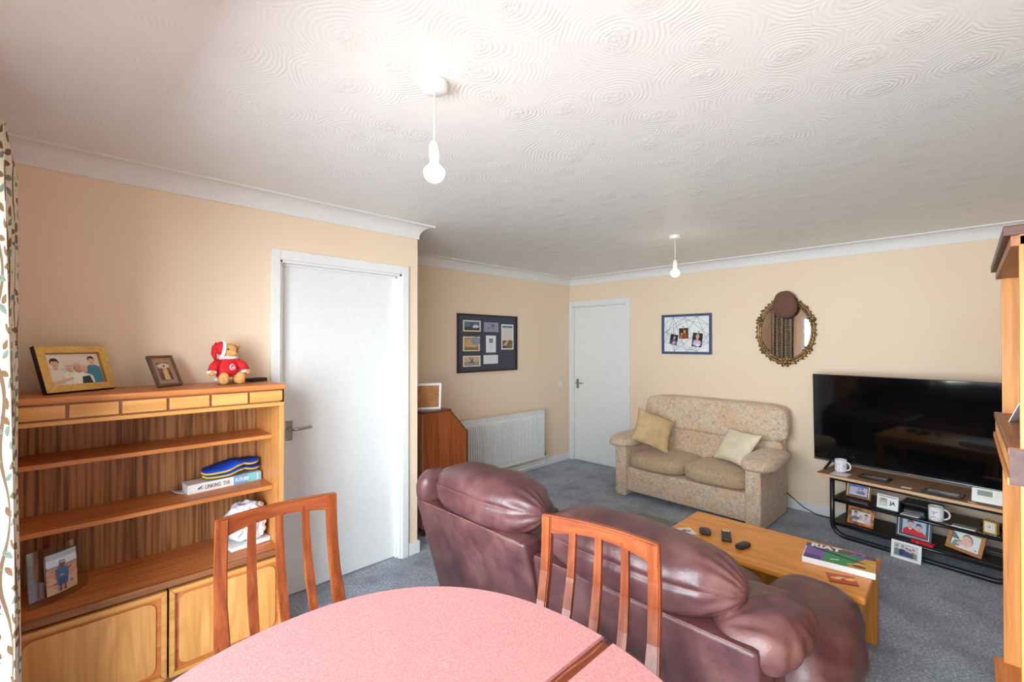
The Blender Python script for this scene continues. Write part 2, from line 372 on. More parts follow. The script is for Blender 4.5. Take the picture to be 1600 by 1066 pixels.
def letters(name, txt, size, mat, parent, loc, rot, bold=0, align='LEFT', sx=1):
    cu = bpy.data.curves.new('t', 'FONT'); cu.body = txt; cu.size = size; cu.offset = bold; cu.align_x = align; cu.resolution_u = 3
    to = bpy.data.objects.new('t', cu); C.objects.link(to); dg = bpy.context.evaluated_depsgraph_get()
    me = bpy.data.meshes.new_from_object(to.evaluated_get(dg)); bpy.data.objects.remove(to); me.name = name
    me.materials.clear(); me.materials.append(m[mat] if isinstance(mat, str) else mat)
    o = bpy.data.objects.new(name, me); C.objects.link(o); o.parent = parent; o.location = loc; o.rotation_euler = rot; o.scale.x = sx; return o
def frame_rails(w, h, fw, d, bev=.0015, y0=None):
    """picture frame around 0..w x 0..h, centred in x, front at y=-d, back at y=0"""
    b = B(); X = w / 2
    for pts in (((-X, 0), (X, 0), (X - fw, fw), (-X + fw, fw)), ((-X, h), (-X + fw, h - fw), (X - fw, h - fw), (X, h)),
                ((-X, 0), (-X + fw, fw), (-X + fw, h - fw), (-X, h)), ((X, 0), (X, h), (X - fw, h - fw), (X - fw, fw))):
        prism(b, list(pts), -d, 0, 'xz', bev)
    return b
def photo_frame(name, label, w, h, fw, d, mat, loc, rz, lean, prt, mount=None, mw=0, stand=True, group='photo frames', cat='picture frame', ry=0):
    t = thing(name, label, cat, loc, rz, -lean, group=group, ry=ry)
    obj('frame', frame_rails(w, h, fw, d), mat, t)
    bx('backboard', 'brown_frame', t, -w / 2 + .003, w / 2 - .003, -d * .35, -.001, .003, h - .003, bev=0)
    yb = -d * .35
    if mount:
        bx('mount', mount, t, -w / 2 + fw * .8, w / 2 - fw * .8, yb - .0015, yb, fw * .8, h - fw * .8, bev=0); yb -= .0015
    prt.build('photo', t, 0, yb, fw + mw)
    if stand:   # easel strut behind, reaching down to the surface the frame stands on
        L = h * .62; ang = lean + R(22); top = Vector((0, 0, h * .6))
        # tip on the surface plane (tilted frame coordinates)
        foot = Vector((0, h * .6 * math.tan(min(1.1, max(.28, ang))) * .9, 0)); n = Vector((0, -sin(-lean), cos(lean)))
        s = -(top.y * sin(lean) * -1 + top.z * cos(lean)) if False else 0
        D = Vector((0, sin(R(26)), -cos(R(26)))); zt = top.z * cos(lean); dz = D.z * cos(lean) - D.y * sin(lean)
        Ls = -zt / dz; e = top + D * Ls; b = B(); hw = min(.022, w * .14)
        for sgn in (0,):
            vs = [b.verts.new(p) for p in ((-hw, top.y, top.z), (hw, top.y, top.z), (hw, e.y, e.z), (-hw, e.y, e.z))]
            f = b.faces.new(vs); r = bmesh.ops.extrude_face_region(b, geom=[f])
            for q in r['geom']:
                if isinstance(q, bmesh.types.BMVert): q.co.y += .003; 
        obj('stand', b, 'red_brown', t)
    return t

# ------------------------------------------------------------------ the room
struct('floor', box(B(), XW - .2, XE + .2, YN - .2, YB + .2, -.1, 0), 'carpet')
struct('ceiling', box(B(), XW - .2, XE + .2, YN - .2, YB + .2, HC, HC + .1), 'ceiling')
D1 = (.905, 1.725, 2.005)                     # door opening on the near wall (x0, x1, height)
D2 = (2.85, 3.660, 2.005)                     # door opening on the far wall (y0, y1, height)
b = B(); box(b, XW, D1[0], YD, YD + .12, 0, HC); box(b, D1[1], XR, YD, YD + .12, 0, HC); box(b, D1[0], D1[1], YD, YD + .12, D1[2], HC); struct('wall_left', b, 'wall')
struct('wall_return', box(B(), XR - .12, XR, YD + .12, YB, 0, HC), 'wall')
struct('wall_back', box(B(), XR - .12, XE, YB, YB + .12, 0, HC), 'wall')
b = B(); box(b, XE, XE + .12, YN, D2[0], 0, HC); box(b, XE, XE + .12, D2[1], YB + .12, 0, HC); box(b, XE, XE + .12, D2[0], D2[1], D2[2], HC); struct('wall_far', b, 'wall')
struct('wall_right', box(B(), XW, XE, YN - .12, YN, 0, HC), 'wall')
WY0, WY1, WZ0, WZ1 = -.42, 1.93, .12, 2.02
b = B(); box(b, XW - .12, XW, YN, WY0, 0, HC); box(b, XW - .12, XW, WY1, YD + .12, 0, HC); box(b, XW - .12, XW, WY0, WY1, 0, WZ0); box(b, XW - .12, XW, WY0, WY1, WZ1, HC); struct('wall_window', b, 'wall')
# window
wn = bpy.data.objects.new('window_1', None); C.objects.link(wn); wn['kind'] = 'structure'; wn.location = (XW - .06, 0, 0)
b = B(); fr = .055
box(b, -.03, .03, WY0, WY1, WZ0, WZ0 + fr); box(b, -.03, .03, WY0, WY1, WZ1 - fr, WZ1)
for y in (WY0, .36, 1.18, WY1 - fr): box(b, -.03, .03, y, y + fr, WZ0 + fr, WZ1 - fr)
obj('window_frame', b, 'white_paint', wn)
for i, (a, c) in enumerate(((WY0 + fr, .36), (.36 + fr, 1.18), (1.18 + fr, WY1 - fr))):
    k = bpy.data.objects.new('x', None); bpy.data.objects.remove(k)
    bx('pane', 'pane', wn, -.004, .004, a, c, WZ0 + fr, WZ1 - fr, bev=0)
bx('window_sill', 'white_paint', wn, .0, .16, WY0 - .04, WY1 + .02, WZ0 - .03, WZ0)
# coving swept round the room with mitred corners
poly = [(XW, YN), (XW, YD), (XR, YD), (XR, YB), (XE, YB), (XE, YN)]
def inward(i):
    a, p, c = Vector(poly[i - 1]), Vector(poly[i]), Vector(poly[(i + 1) % len(poly)])
    n1 = (p - a).normalized(); n2 = (c - p).normalized()
    return Vector((n1.y, -n1.x)) + Vector((n2.y, -n2.x))
def sweep(prof, idx, closed=True):
    b = B(); rings = []
    for i in idx:
        q = inward(i); rings.append([b.verts.new((poly[i][0] + q.x * d, poly[i][1] + q.y * d, z)) for d, z in prof])
    for a, c in zip(rings, rings[1:] + ([rings[0]] if closed else [])):
        for j in range(len(prof) - 1): b.faces.new((a[j], a[j + 1], c[j + 1], c[j]))
    return b
prof = [(0, HC - .095), (.008, HC - .095), (.008, HC - .088)] + [(.008 + .072 * (1 - cos(t)), HC - .088 + .078 * sin(t)) for t in [R(a) for a in range(0, 91, 10)]] + [(.092, HC - .01), (.092, HC), (0, HC)]
struct('trim_1', sweep(prof, range(6)), 'coving')
def skirt(name, x0, x1, y0, y1):
    b = B(); box(b, x0, x1, y0, y1, 0, .085, bev=.003); struct(name, b, 'white_paint')
skirt('baseboard_left', D1[1] + .05, XR + .014, YD - .014, YD)
skirt('baseboard_left_corner', XW, D1[0] - .05, YD - .014, YD)
skirt('baseboard_return', XR, XR + .014, YD, YB)
skirt('baseboard_back', XR + .014, XE - .017, YB - .014, YB)
skirt('baseboard_far', XE - .014, XE, YN, D2[0] - .05)
skirt('baseboard_right', XW, XE - .014, YN, YN + .014)
skirt('baseboard_window', XW, XW + .014, YN + .014, YD - .014)
# doors: leaf, lining, stop, architrave, handle
def door(name, x0, x1, h, M4, hs, rec):
    """drawn in a plane: x along the wall, -y towards the room; M4 places it"""
    d = bpy.data.objects.new(name, None); C.objects.link(d); d['kind'] = 'structure'; d.matrix_world = M4
    b = B(); L = .022
    for q in ((x0, x0 + L, 0, h), (x1 - L, x1, 0, h), (x0, x1, h - L, h)): box(b, q[0], q[1], -.003, .118, q[2], q[3], bev=.001)
    obj('door_lining', b, 'white_paint', d)
    b = B(); s0, s1 = (rec - .014, rec)
    for q in ((x0 + L, x0 + L + .012, 0, h - L), (x1 - L - .012, x1 - L, 0, h - L), (x0 + L, x1 - L, h - L - .012, h - L)): box(b, q[0], q[1], s0, s1, q[2], q[3], bev=.001)
    if rec > .03: obj('door_stop', b, 'white_paint', d)
    else: b.free()
    lf = bx('door_leaf', 'white_paint', d, x0 + L + .003, x1 - L - .003, rec, rec + .04, .006, h - L - .003)
    b = B(); A = .05
    for q in ((x0 - A + .008, x0 + .008, 0, h + A), (x1 - .008, x1 + A - .008, 0, h + A), (x0 + .008, x1 - .008, h - .008, h + A)): box(b, q[0], q[1], -.018, -.001, q[2], q[3], bev=.004)
    obj('architrave', b, 'white_paint', d)
    hx = x0 + L + .055
    hd = bx('door_handle', 'chrome', d, hx - .02, hx + .02, rec - .006, rec, .93, 1.05, bev=.003)
    b = B(); tube(b, [(hx, rec - .006, 1.0), (hx, rec - .045, 1.0), (hx + .02, rec - .052, 1.0), (hx + .115, rec - .05, 1.004)], .009, 10); obj('lever', b, 'chrome', hd)
    b = B()
    for zz in (.942, 1.038): lathe(b, [(.004, -.001), (.004, .001)], 8, (0, 0, 0)); 
    b.free()
    return d
door('door_1', D1[0], D1[1], D1[2], Matrix.Translation((0, YD, 0)), 1, .05)
M2 = Matrix.Translation((XE, 0, 0)) @ Matrix.Rotation(R(-90), 4, 'Z')      # local x -> -Y
door('door_2', -D2[1], -D2[0], D2[2], M2, 1, .012)

# ------------------------------------------------------------------ dining table with felt cover
TC = (.449, .728); 
def sup(rx, ry, n=2.2, seg=72): return [(rx * math.copysign(abs(cos(t)) ** (2 / n), cos(t)), ry * math.copysign(abs(sin(t)) ** (2 / n), sin(t))) for t in [2 * pi * i / seg for i in range(seg)]]
t = thing('dining_table', 'round dining table standing under the rose felt cover', 'table', (TC[0], TC[1], 0))
obj('tabletop', prism(B(), sup(.547, .583), .722, .745, 'xy', .004), 'chair_x', t)
obj('apron', prism(B(), sup(.42, .45), .64, .722, 'xy'), 'chair_x', t)
for sx in (-1, 1):
    for sy in (-1, 1): obj('leg', lathe(B(), [(.018, 0), (.03, .62), (.032, .70)], 14, (sx * .27, sy * .29, 0)), 'chair', t)
cv = thing('table_cover', 'rose pink felt cover in two pieces lying over the dining table', 'table cover', (TC[0], TC[1], .745))
ys = -.076
def cover(y0, y1, top):
    P = [p for p in sup(.558, .594, 2.2, 240) if y0 <= p[1] <= y1]
    P.sort(key=lambda p: math.atan2(p[1] - (y0 + y1) / 2, p[0]))
    b = B(); R0 = [b.verts.new((p[0] * .985, p[1] if abs(p[1] - ys) < .02 else p[1] * .985, top)) for p in P]; R1 = [b.verts.new((p[0], p[1], top - .006)) for p in P]; R2 = [b.verts.new((p[0] * 1.004, p[1], -.024)) for p in P]
    b.faces.new(R0)
    for a, c in ((R0, R1), (R1, R2)):
        for i in range(len(P)):
            if (a[i - 1].co - a[i].co).length > .3:      # the straight seam edge only reaches down to the wood
                if a is R0: z0 = [b.verts.new((q.co.x, q.co.y, .0005)) for q in (R0[i], R0[i - 1])]; b.faces.new((R0[i - 1], R0[i], *z0))
                continue
            f = b.faces.new((a[i - 1], a[i], c[i], c[i - 1])); f.smooth = False
    return b
obj('main_panel', cover(ys + .002, 1, .0105), 'felt', cv)
obj('end_panel', cover(-1, ys - .002, .009), 'felt', cv)
b = B(); tube(b, [(-.548 + 1.096 * i / 30, ys + .0025 * sin(i * 1.3), .0095) for i in range(31)], .0016, 6); obj('seam', b, 'felt_edge', cv)

# ------------------------------------------------------------------ dining chairs
def chair(label, loc, rz):
    t = thing('dining_chair', label, 'chair', (*loc, 0), rz, group='slat back dining chairs')
    W = .193; Ht = .893
    def yat(z): return -.16 * max(0, (Ht - z)) ** 1.0 + .03 * sin(pi * max(0, min(1, (z - .40) / .5)))
    def xat(s, z): return s * (W + .026 * max(0, (Ht - z)))
    for s in (-1, 1):
        b = B(); rings = []
        zs = [0, .2, .4, .5, .6, .7, .78, .85, Ht]
        for z in zs:
            cx, cy = xat(s, z), (yat(z) if z > .35 else yat(.35) + .12 * (.35 - z)); hw = .019 + .004 * (z < .6); hd = .0145
            rings.append([b.verts.new((cx + a * hw, cy + c * hd, z)) for a, c in ((-1, -1), (1, -1), (1, 1), (-1, 1))])
        for a, c in zip(rings, rings[1:]):
            for j in range(4): b.faces.new((a[j], a[(j + 1) % 4], c[(j + 1) % 4], c[j]))
        b.faces.new(rings[0]); b.faces.new(rings[-1])
        bmesh.ops.recalc_face_normals(b, faces=b.faces[:])
        bmesh.ops.bevel(b, geom=[e for e in b.edges if abs((e.verts[0].co - e.verts[1].co).normalized().z) > .5], offset=.004, segments=2, affect='EDGES')
        obj('back_leg', b, 'chair', t)
    b = B(); n = 16; rings = []
    for i in range(n + 1):
        x = -W - .017 + (2 * W + .034) * i / n; q = 1 - (x / (W + .017)) ** 2; bow = .022 * q
        z1 = Ht + .003 + .004 * q; z0 = Ht - .07 + .03 * q
        rings.append([b.verts.new((x, y, z)) for y, z in ((bow - .013, z0), (bow + .013, z0), (bow + .013, z1), (bow - .013, z1))])
    for a, c in zip(rings, rings[1:]):
        for j in range(4): b.faces.new((a[j], a[(j + 1) % 4], c[(j + 1) % 4], c[j]))
    b.faces.new(rings[0]); b.faces.new(rings[-1]); bmesh.ops.recalc_face_normals(b, faces=b.faces[:])
    bmesh.ops.bevel(b, geom=[e for e in b.edges if abs((e.verts[0].co - e.verts[1].co).normalized().x) > .5 or len(e.link_faces) == 2 and max(f.calc_area() for f in e.link_faces) < .0035 and False], offset=.005, segments=2, affect='EDGES')
    obj('top_rail', b, 'chair_x', t)
    for i in (-1, 0, 1):
        b = B(); rings = []
        for z in (.42, .5, .6, .7, .8, .87):
            f = (z - .42) / .45; hw = .0125 + .0035 * sin(pi * min(1, max(0, (.75 - z) / .33))); cx = i * (.095 + .010 * (1 - f)); cy = yat(z) + .020 * (1 - (cx / W) ** 2) * f - .004
            rings.append([b.verts.new((cx + a * hw, cy + c * .008, z)) for a, c in ((-1, -1), (1, -1), (1, 1), (-1, 1))])
        for a, c in zip(rings, rings[1:]):
            for j in range(4): b.faces.new((a[j], a[(j + 1) % 4], c[(j + 1) % 4], c[j]))
        b.faces.new(rings[0]); b.faces.new(rings[-1]); obj('slat', b, 'chair', t)
    obj('seat_frame', prism(B(), [(-.215, -.07), (.215, -.07), (.235, -.47), (-.235, -.47)], .38, .43, 'xy', .006), 'chair_x', t)
    obj('seat', puff(B(), (0, -.275, .445), (.215, .19, .035), 4, 8), 'tweed', t)
    for s in (-1, 1): obj('front_leg', lathe(B(), [(.015, 0), (.021, .38)], 12, (s * .2, -.43, 0)), 'chair', t)
    return t
chair('red-brown wooden chair with three back slats, its back to the bookcase', (.604, 1.845), 0)
chair('red-brown wooden chair with three back slats, its back against the leather sofa', (1.275, .876), R(-82))

# ------------------------------------------------------------------ bookcase against the door wall
BX0, BX1, BY0, BY1 = -.128, .811, 2.43, 2.80
bc = thing('bookcase', 'teak bookcase with open shelves above two panelled cupboard doors', 'bookcase', ((BX0 + BX1) / 2, (BY0 + BY1) / 2, 0))
cx, cy = (BX0 + BX1) / 2, (BY0 + BY1) / 2
x0, x1, y0, y1 = BX0 - cx, BX1 - cx, BY0 - cy, BY1 - cy
for a in (x0, x1 - .02): bx('side_panel', 'teak_v', bc, a, a + .02, y0 + .006, y1, 0, 1.28)
bx('back_panel', 'stripe', bc, x0 + .02, x1 - .02, y1 - .01, y1 - .002, .06, 1.2, bev=0)
bx('top_board', 'teak', bc, x0 - .003, x1 + .003, y0 - .006, y1, 1.283, 1.307, bev=.004)
hd = bx('header', 'teak_dark', bc, x0, x1, y0 + .006, y0 + .03, 1.205, 1.283, bev=.001)
bx('header_rail', 'teak_light', bc, x0, x1, y0 - .003, y0 + .024, 1.200, 1.218, bev=.004)
for i in range(6):
    a = x0 + .006 + i * (x1 - x0 - .006) / 6; bx('header_panel', 'teak_light', hd, a, a + (x1 - x0 - .006) / 6 - .010, y0 - .004, y0 + .01, 1.225, 1.276, bev=.003)
for z in (1.04, .782): 
    b = B(); box(b, x0 + .021, x1 - .021, y0 + .115 if z > 1 else y0 + .10, y1 - .01, z - .02, z, bev=.004); obj('shelf', b, 'teak', bc)
bx('deck', 'teak', bc, x0 + .02, x1 - .02, y0 + .01, y1 - .01, .468, .49, bev=.001)
bx('deck_edge', 'teak_dark', bc, x0 + .0, x1 - .0, y0 - .008, y0 + .012, .462, .492, bev=.006)
bx('plinth', 'teak_dark', bc, x0 + .02, x1 - .02, y0 + .03, y0 + .05, 0, .07)
for i in range(2):
    a0 = x0 + .004 + i * (x1 - x0) / 2; a1 = a0 + (x1 - x0) / 2 - .008; z0, z1 = .075, .452
    dd = bx('cupboard_door', 'teak', bc, a0, a1, y0 + .006, y0 + .02, z0, z1, bev=.002)
    b = B(); fw = .02
    for pts in (((a0, z0), (a1, z0), (a1 - fw, z0 + fw), (a0 + fw, z0 + fw)), ((a0, z1), (a0 + fw, z1 - fw), (a1 - fw, z1 - fw), (a1, z1)), ((a0, z0), (a0 + fw, z0 + fw), (a0 + fw, z1 - fw), (a0, z1)), ((a1, z0), (a1, z1), (a1 - fw, z1 - fw), (a1 - fw, z0 + fw))):
        prism(b, list(pts), y0 - .012, y0 + .008, 'xz', .004)
    obj('door_moulding', b, 'teak_light', dd)
    def rr(a, c, d, e, r): return [(p + r * cos(t), q + r * sin(t)) for p, q, s in ((c - r, e - r, 0), (a + r, e - r, 90), (a + r, d + r, 180), (c - r, d + r, 270)) for t in [R(s + 15 * j) for j in range(7)]]
    obj('door_panel', prism(B(), rr(a0 + .036, a1 - .036, z0 + .036, z1 - .036, .035), y0 - .002, y0 + .008, 'xz', .003), 'teak_door', dd)

# ---- things on the bookcase
TOPZ = 1.307
p = Print(.2, .135, (226, 214, 200)); SK = (226, 176, 150)
p.rect(0, 0, 1, .55, (206, 196, 180))
p.person(.15, .86, .30, (60, 44, 40), SK, (222, 216, 204)); p.person(.84, .90, .25, (66, 48, 42), SK, (60, 128, 154)).person(.40, .72, .26, (226, 208, 184), SK, (232, 226, 208))
p.person(.66, .60, .24, (206, 182, 146), SK, (226, 218, 200)).person(.54, .70, .27, (214, 190, 176), (222, 160, 138), (236, 232, 222))
p.poly([(.55, 0), (.58, .24), (.72, .26), (.76, 0)], (44, 46, 62)).poly([(.0, .12), (.4, .24), (.42, .18), (.0, .04)], SK)
g1 = photo_frame('photo_frame', 'brushed gold picture frame with black sides and a group photo', .262, .197, .03, .022, 'gold_frame', (.070, 2.63, TOPZ + .001), R(35), R(20), p, group='frames on the bookcase')
obj('black_side', (lambda b: (bmesh.ops.translate(b, vec=(0, 0, -.0008), verts=b.verts[:]), b)[1])(frame_rails(.2636, .1986, .006, .0205, 0)), 'black', g1)
p = Print(.085, .115, (150, 128, 116)); p.rect(.14, .12, .86, .9, (120, 76, 62)).poly([(.16, .78), (.5, .88), (.86, .82), (.84, .66), (.2, .66)], (206, 176, 150)).poly([(.38, .14), (.44, .66), (.66, .66), (.70, .14)], (206, 158, 108)).ell(.55, .74, .06, .05, (104, 64, 56)).rect(.16, .14, .36, .44, (96, 56, 58)).rect(.70, .14, .84, .48, (84, 44, 40))
g2 = photo_frame('photo_frame', 'slim brown picture frame with an old sepia photo, strut out behind', .122, .156, .011, .014, 'brown_frame', (.374, 2.645, TOPZ + .001), R(33), R(26), p, mount='cork', mw=.007, group='frames on the bookcase')
# teddy bear in santa outfit
tb = thing('teddy_bear', 'tan teddy bear in a red santa jumper and hat sitting on the bookcase', 'soft toy', (.612, 2.655, TOPZ), R(2))
obj('torso', puff(B(), (0, 0, .072), (.052, .042, .062), 2.3, 8, .003, 30), 'red_plush', tb)
b = B(); puff(b, (0, .002, .024), (.056, .046, .018), 2.3, 8, .004, 60); obj('jumper_hem', b, 'white_plush', tb)
b = B(); puff(b, (.006, 0, .132), (.040, .034, .011), 2.2, 8, .003, 60); obj('collar', b, 'white_plush', tb)
hb = puff(B(), (.010, -.004, .166), (.039, .036, .036), 2.1, 8, .002, 40); hd = obj('head', hb, 'fur', tb)
obj('muzzle', puff(B(), (.022, -.034, .156), (.019, .02, .016), 2.1, 7), 'fur', hd)
obj('nose', puff(B(), (.027, -.054, .162), (.006, .005, .005), 2, 5), 'nose', hd)
for ex in (-.006, .034): obj('eye', puff(B(), (ex, -.037 if ex < 0 else -.034, .174), (.0056, .0036, .0056), 2, 4), 'nose', hd)
obj('ear', puff(B(), (.044, 0, .190), (.015, .009, .016), 2.1, 6), 'fur', hd)
b = B(); puff(b, (-.024, .006, .180), (.028, .037, .033), 2.1, 8); tube(b, [(-.032, .01, .190), (-.050, .012, .176), (-.056, .012, .150), (-.048, .01, .118)], .02, 10, rads=[.026, .018, .012, .006]); ht = obj('santa_hat', b, 'red_plush', tb)
b = B(); tube(b, [(-.018 + .012 * cos(a) * .6 - .004, .002 + .036 * sin(a), .168 + .040 * cos(a)) for a in [2 * pi * i / 18 for i in range(18)]], .009, 8, True); obj('hat_trim', b, 'white_plush', ht)
for s in (-1, 1):
    b = B(); tube(b, [(s * .038, -.006, .112), (s * .062, -.02, .090), (s * .074, -.034, .066)], .018, 10, rads=[.02, .022, .02]); am = obj('arm', b, 'red_plush', tb)
    obj('cuff', puff(B(), (s * .075, -.036, .061), (.022, .02, .012), 2.2, 6, .003, 70), 'white_plush', am); obj('paw', puff(B(), (s * .078, -.046, .056), (.014, .016, .013), 2.1, 6), 'fur', am)
    b = B(); tube(b, [(s * .026, -.012, .026), (s * .034, -.05, .024), (s * .036, -.078, .026)], .02, 10, rads=[.022, .022, .024]); puff(b, (s * .036, -.082, .031), (.022, .014, .030), 2.3, 6); obj('leg', b, 'fur', tb)
p = Print(.03, .034, (206, 26, 36)); p.ell(.4, .5, .36, .46, (240, 230, 232)).ell(.46, .46, .28, .38, (206, 26, 36))
for i in range(3): p.rect(.3, .18 + .16 * i, .9, .25 + .16 * i, (236, 214, 218))
p.build('emblem', tb, .012, -.0435, .068)
bb = thing('black_box', 'small flat black plastic box beside the teddy bear', 'box', (.758, 2.70, TOPZ), R(20))
bx('body', 'black', bb, -.045, .045, -.028, .028, 0, .016, bev=.003); bx('lid', 'charcoal', bb, -.044, .044, -.027, .027, .0155, .02, bev=.003)
# book and insoles on the middle shelf
SZ = .782
bk = thing('book', 'white and turquoise paperback lying flat on the bookcase shelf', 'book', (.610, 2.665, SZ), R(6))
bx('pages', 'paper', bk, -.16, .168, .004, .098, .003, .041, bev=0)
bx('cover', 'paper', bk, -.164, .170, .001, .100, 0, .0035, bev=0); bx('cover', 'paper', bk, -.164, .170, .001, .100, .040, .0435, bev=0)
p = Print(.334, .0435, (240, 240, 242)); p.rect(.60, 0, .80, 1, (116, 170, 214)).rect(.80, 0, 1, 1, (132, 200, 210)).rect(.935, .15, .95, .85, (236, 246, 250)).poly([(.135, .3), (.17, .46), (.19, .78), (.16, .62), (.12, .5)], (60, 110, 160)).poly([(.16, .28), (.19, .34), (.20, .48), (.17, .4)], (90, 150, 190))
p.build('spine', bk, .003, .001, 0)
m['ink'] = plain('grey_ink', (96, 96, 104), .6); m['ink_w'] = plain('white_ink', (240, 244, 248), .6); m['ink_p'] = plain('purple_ink', (150, 110, 196), .5)
letters('lettering', 'LINKING  THE', .0265, 'ink', bk, (-.092, -.0012, .013), (R(90), 0, 0), .0004, sx=.66)
letters('lettering', 'FUTURE', .0265, 'ink_w', bk, (.043, -.0012, .013), (R(90), 0, 0), .0008, sx=.66)
bw = thing('plastic_sleeve', 'clear plastic wallet poking out under the book on the shelf', 'plastic wallet', (.440, 2.68, SZ), R(6))
b = B(); n = 8; V = [[b.verts.new((-.045 + .05 * i / n, y, .0008 + .018 * (1 - i / n) ** 2 * (1 + y * 2))) for i in range(n + 1)] for y in (0, .03, .06, .09)]
for a, c in zip(V, V[1:]):
    for i in range(n): b.faces.new((a[i], a[i + 1], c[i + 1], c[i]))
so = obj('sleeve', b, 'bag', bw, smooth=True); sm = so.modifiers.new('s', 'SOLIDIFY'); sm.thickness = .0008
def insole(lbl, loc, rz, tilt, mt, flip=1):
    t = thing('shoe_insole', lbl, 'insole', loc, rz, R(17), group='insoles on the book', ry=tilt)
    L = .27
    def layer(z0, z1, sc, mat, nm):
        b = B(); rows = []
        for i in range(25):
            u = i / 24; wd = (.034 + .010 * sin(pi * (u - .15)) ** 2 * (u < .65) + .012 * sin(pi * u) - .010 * math.exp(-((u - .62) / .14) ** 2)) * math.sqrt(max(0.0, 1 - (2 * u - 1) ** 8)) * sc
            lift = .016 * math.exp(-((u - .60) / .16) ** 2); rows.append([(u * L - L / 2, y, z + lift * (.6 if y > 0 else 1)) for y, z in ((-wd, z0 + .004 * u), (-wd, z1 + .006 + .004 * u), (0, z1), (wd, z1 + .004), (wd, z0))])
        vs = [[b.verts.new(q) for q in r] for r in rows]
        for a, c in zip(vs, vs[1:]):
            for j in range(5): b.faces.new((a[j], a[(j + 1) % 5], c[(j + 1) % 5], c[j]))
        b.faces.new(vs[0]); b.faces.new(vs[-1]); obj(nm, b, mat, t, smooth=True)
    layer(0, .005, 1., 'grey_foam', 'sole'); layer(.0055, .009, 1.01, 'yellow', 'foam_layer'); layer(.0095, .013, 1., mt, 'top_layer')
insole('blue topped shoe insole, lower one of the pair on the book', (.648, 2.716, SZ + .0585), R(6), R(-1), 'blue')
insole('blue topped shoe insole lying on top of the other insole', (.642, 2.708, SZ + .0845), R(6), R(-4), 'blue')
# bag and white box on deck
DZ = .492
wb = thing('white_book', 'thin white book under the carrier bag in the bookcase', 'book', (.69, 2.62, DZ), R(8))
bx('pages', 'paper', wb, -.094, .088, -.07, .09, .002, .016, bev=0); bx('cover', 'white_pl', wb, -.096, .09, -.072, .092, 0, .002, bev=0); bx('cover', 'white_pl', wb, -.096, .09, -.072, .092, .016, .018, bev=0)
def crump(q):
    n = noise.noise(q * 2.1) * .22 + abs(noise.noise(q * 4.3 + Vector((3, 1, 0)))) * .2
    return q * (1 - n) 
bg = puff(B(), (0, 0, .094), (.088, .075, .098), 2.8, 22, .010, 22, fn=crump)
for v in bg.verts: v.co.z = max(v.co.z, .0005)
o = obj('carrier_bag', bg, 'bag', loc=(.69, 2.62, DZ + .018)); tag(o, 'crumpled white polythene carrier bag resting on a thin white book', 'bag')
# curved glass frame
gp = thing('glass_photo_frame', 'curved clear glass frame with photo of a child on a beach', 'picture frame', (.015, 2.585, DZ), R(37), R(-4), group='frames on the bookcase')
b = B(); n = 16; W2, H2 = .105, .215
def gy(x): return -.028 * (1 - (x / W2) ** 2)
rows = [[b.verts.new((x, gy(x) + e, z)) for e in (0, .006) for z in (0, H2)] for x in [-W2 + 2 * W2 * i / n for i in range(n + 1)]]
for a, c in zip(rows, rows[1:]):
    for i, j in ((0, 1), (3, 2), (1, 3), (2, 0)): b.faces.new((a[i], a[j], c[j], c[i]))
b.faces.new([rows[0][i] for i in (0, 1, 3, 2)]); b.faces.new([rows[-1][i] for i in (0, 1, 3, 2)]); obj('glass_panel', b, 'glass', gp)
p = Print(.104, .156, (196, 150, 128)); p.rect(0, .62, 1, 1, (150, 150, 160)).rect(0, .68, 1, .86, (214, 222, 232)).rect(0, .86, 1, 1, (172, 186, 198)).poly([(0, .72), (.5, .78), (1, .92), (1, .84), (.6, .72), (0, .62)], (112, 96, 92)).rect(0, .0, 1, .38, (206, 172, 150))
for i in range(26): p.ell(random.uniform(.02, .98), random.uniform(.1, .6), random.uniform(.04, .12), random.uniform(.012, .03), random.choice([(172, 120, 104), (214, 176, 156), (150, 104, 92), (190, 140, 120)]))
p.rect(.36, .06, .42, .22, (120, 84, 70)).rect(.50, .06, .56, .22, (120, 84, 70)).ell(.38, .06, .06, .02, (90, 90, 130)).ell(.53, .06, .06, .02, (90, 90, 130)).poly([(.30, .2), (.26, .52), (.36, .62), (.56, .62), (.66, .52), (.62, .2)], (70, 112, 150)).poly([(.32, .18), (.32, .34), (.60, .34), (.60, .18)], (64, 90, 128)).rect(.41, .6, .50, .66, (120, 84, 70)).ell(.46, .70, .09, .06, (132, 92, 76)).poly([(.36, .72), (.38, .79), (.54, .79), (.57, .72)], (86, 116, 140)).rect(.38, .745, .56, .765, (220, 230, 236))
def bent(x): return x
pr = p.build('photo', gp, -.012, -.031 + .028 * 0, .03, bend=.0)
for v in pr.data.vertices: v.co.y += gy(v.co.x - .012) + .028 - .003
b = B(); tube(b, [(x, gy(x) - .004, z) for x, z in [(-.066 + .108 * i / 8, .029) for i in range(9)]], .0016, 6); tube(b, [(x, gy(x) - .004, z) for x, z in [(-.066 + .108 * i / 8, .187) for i in range(9)]], .0016, 6)
tube(b, [(-.066, gy(-.066) - .004, .029), (-.066, gy(-.066) - .004, .187)], .0016, 6); tube(b, [(.042, gy(.042) - .004, .029), (.042, gy(.042) - .004, .187)], .0016, 6); obj('silver_border', b, 'chrome', gp)
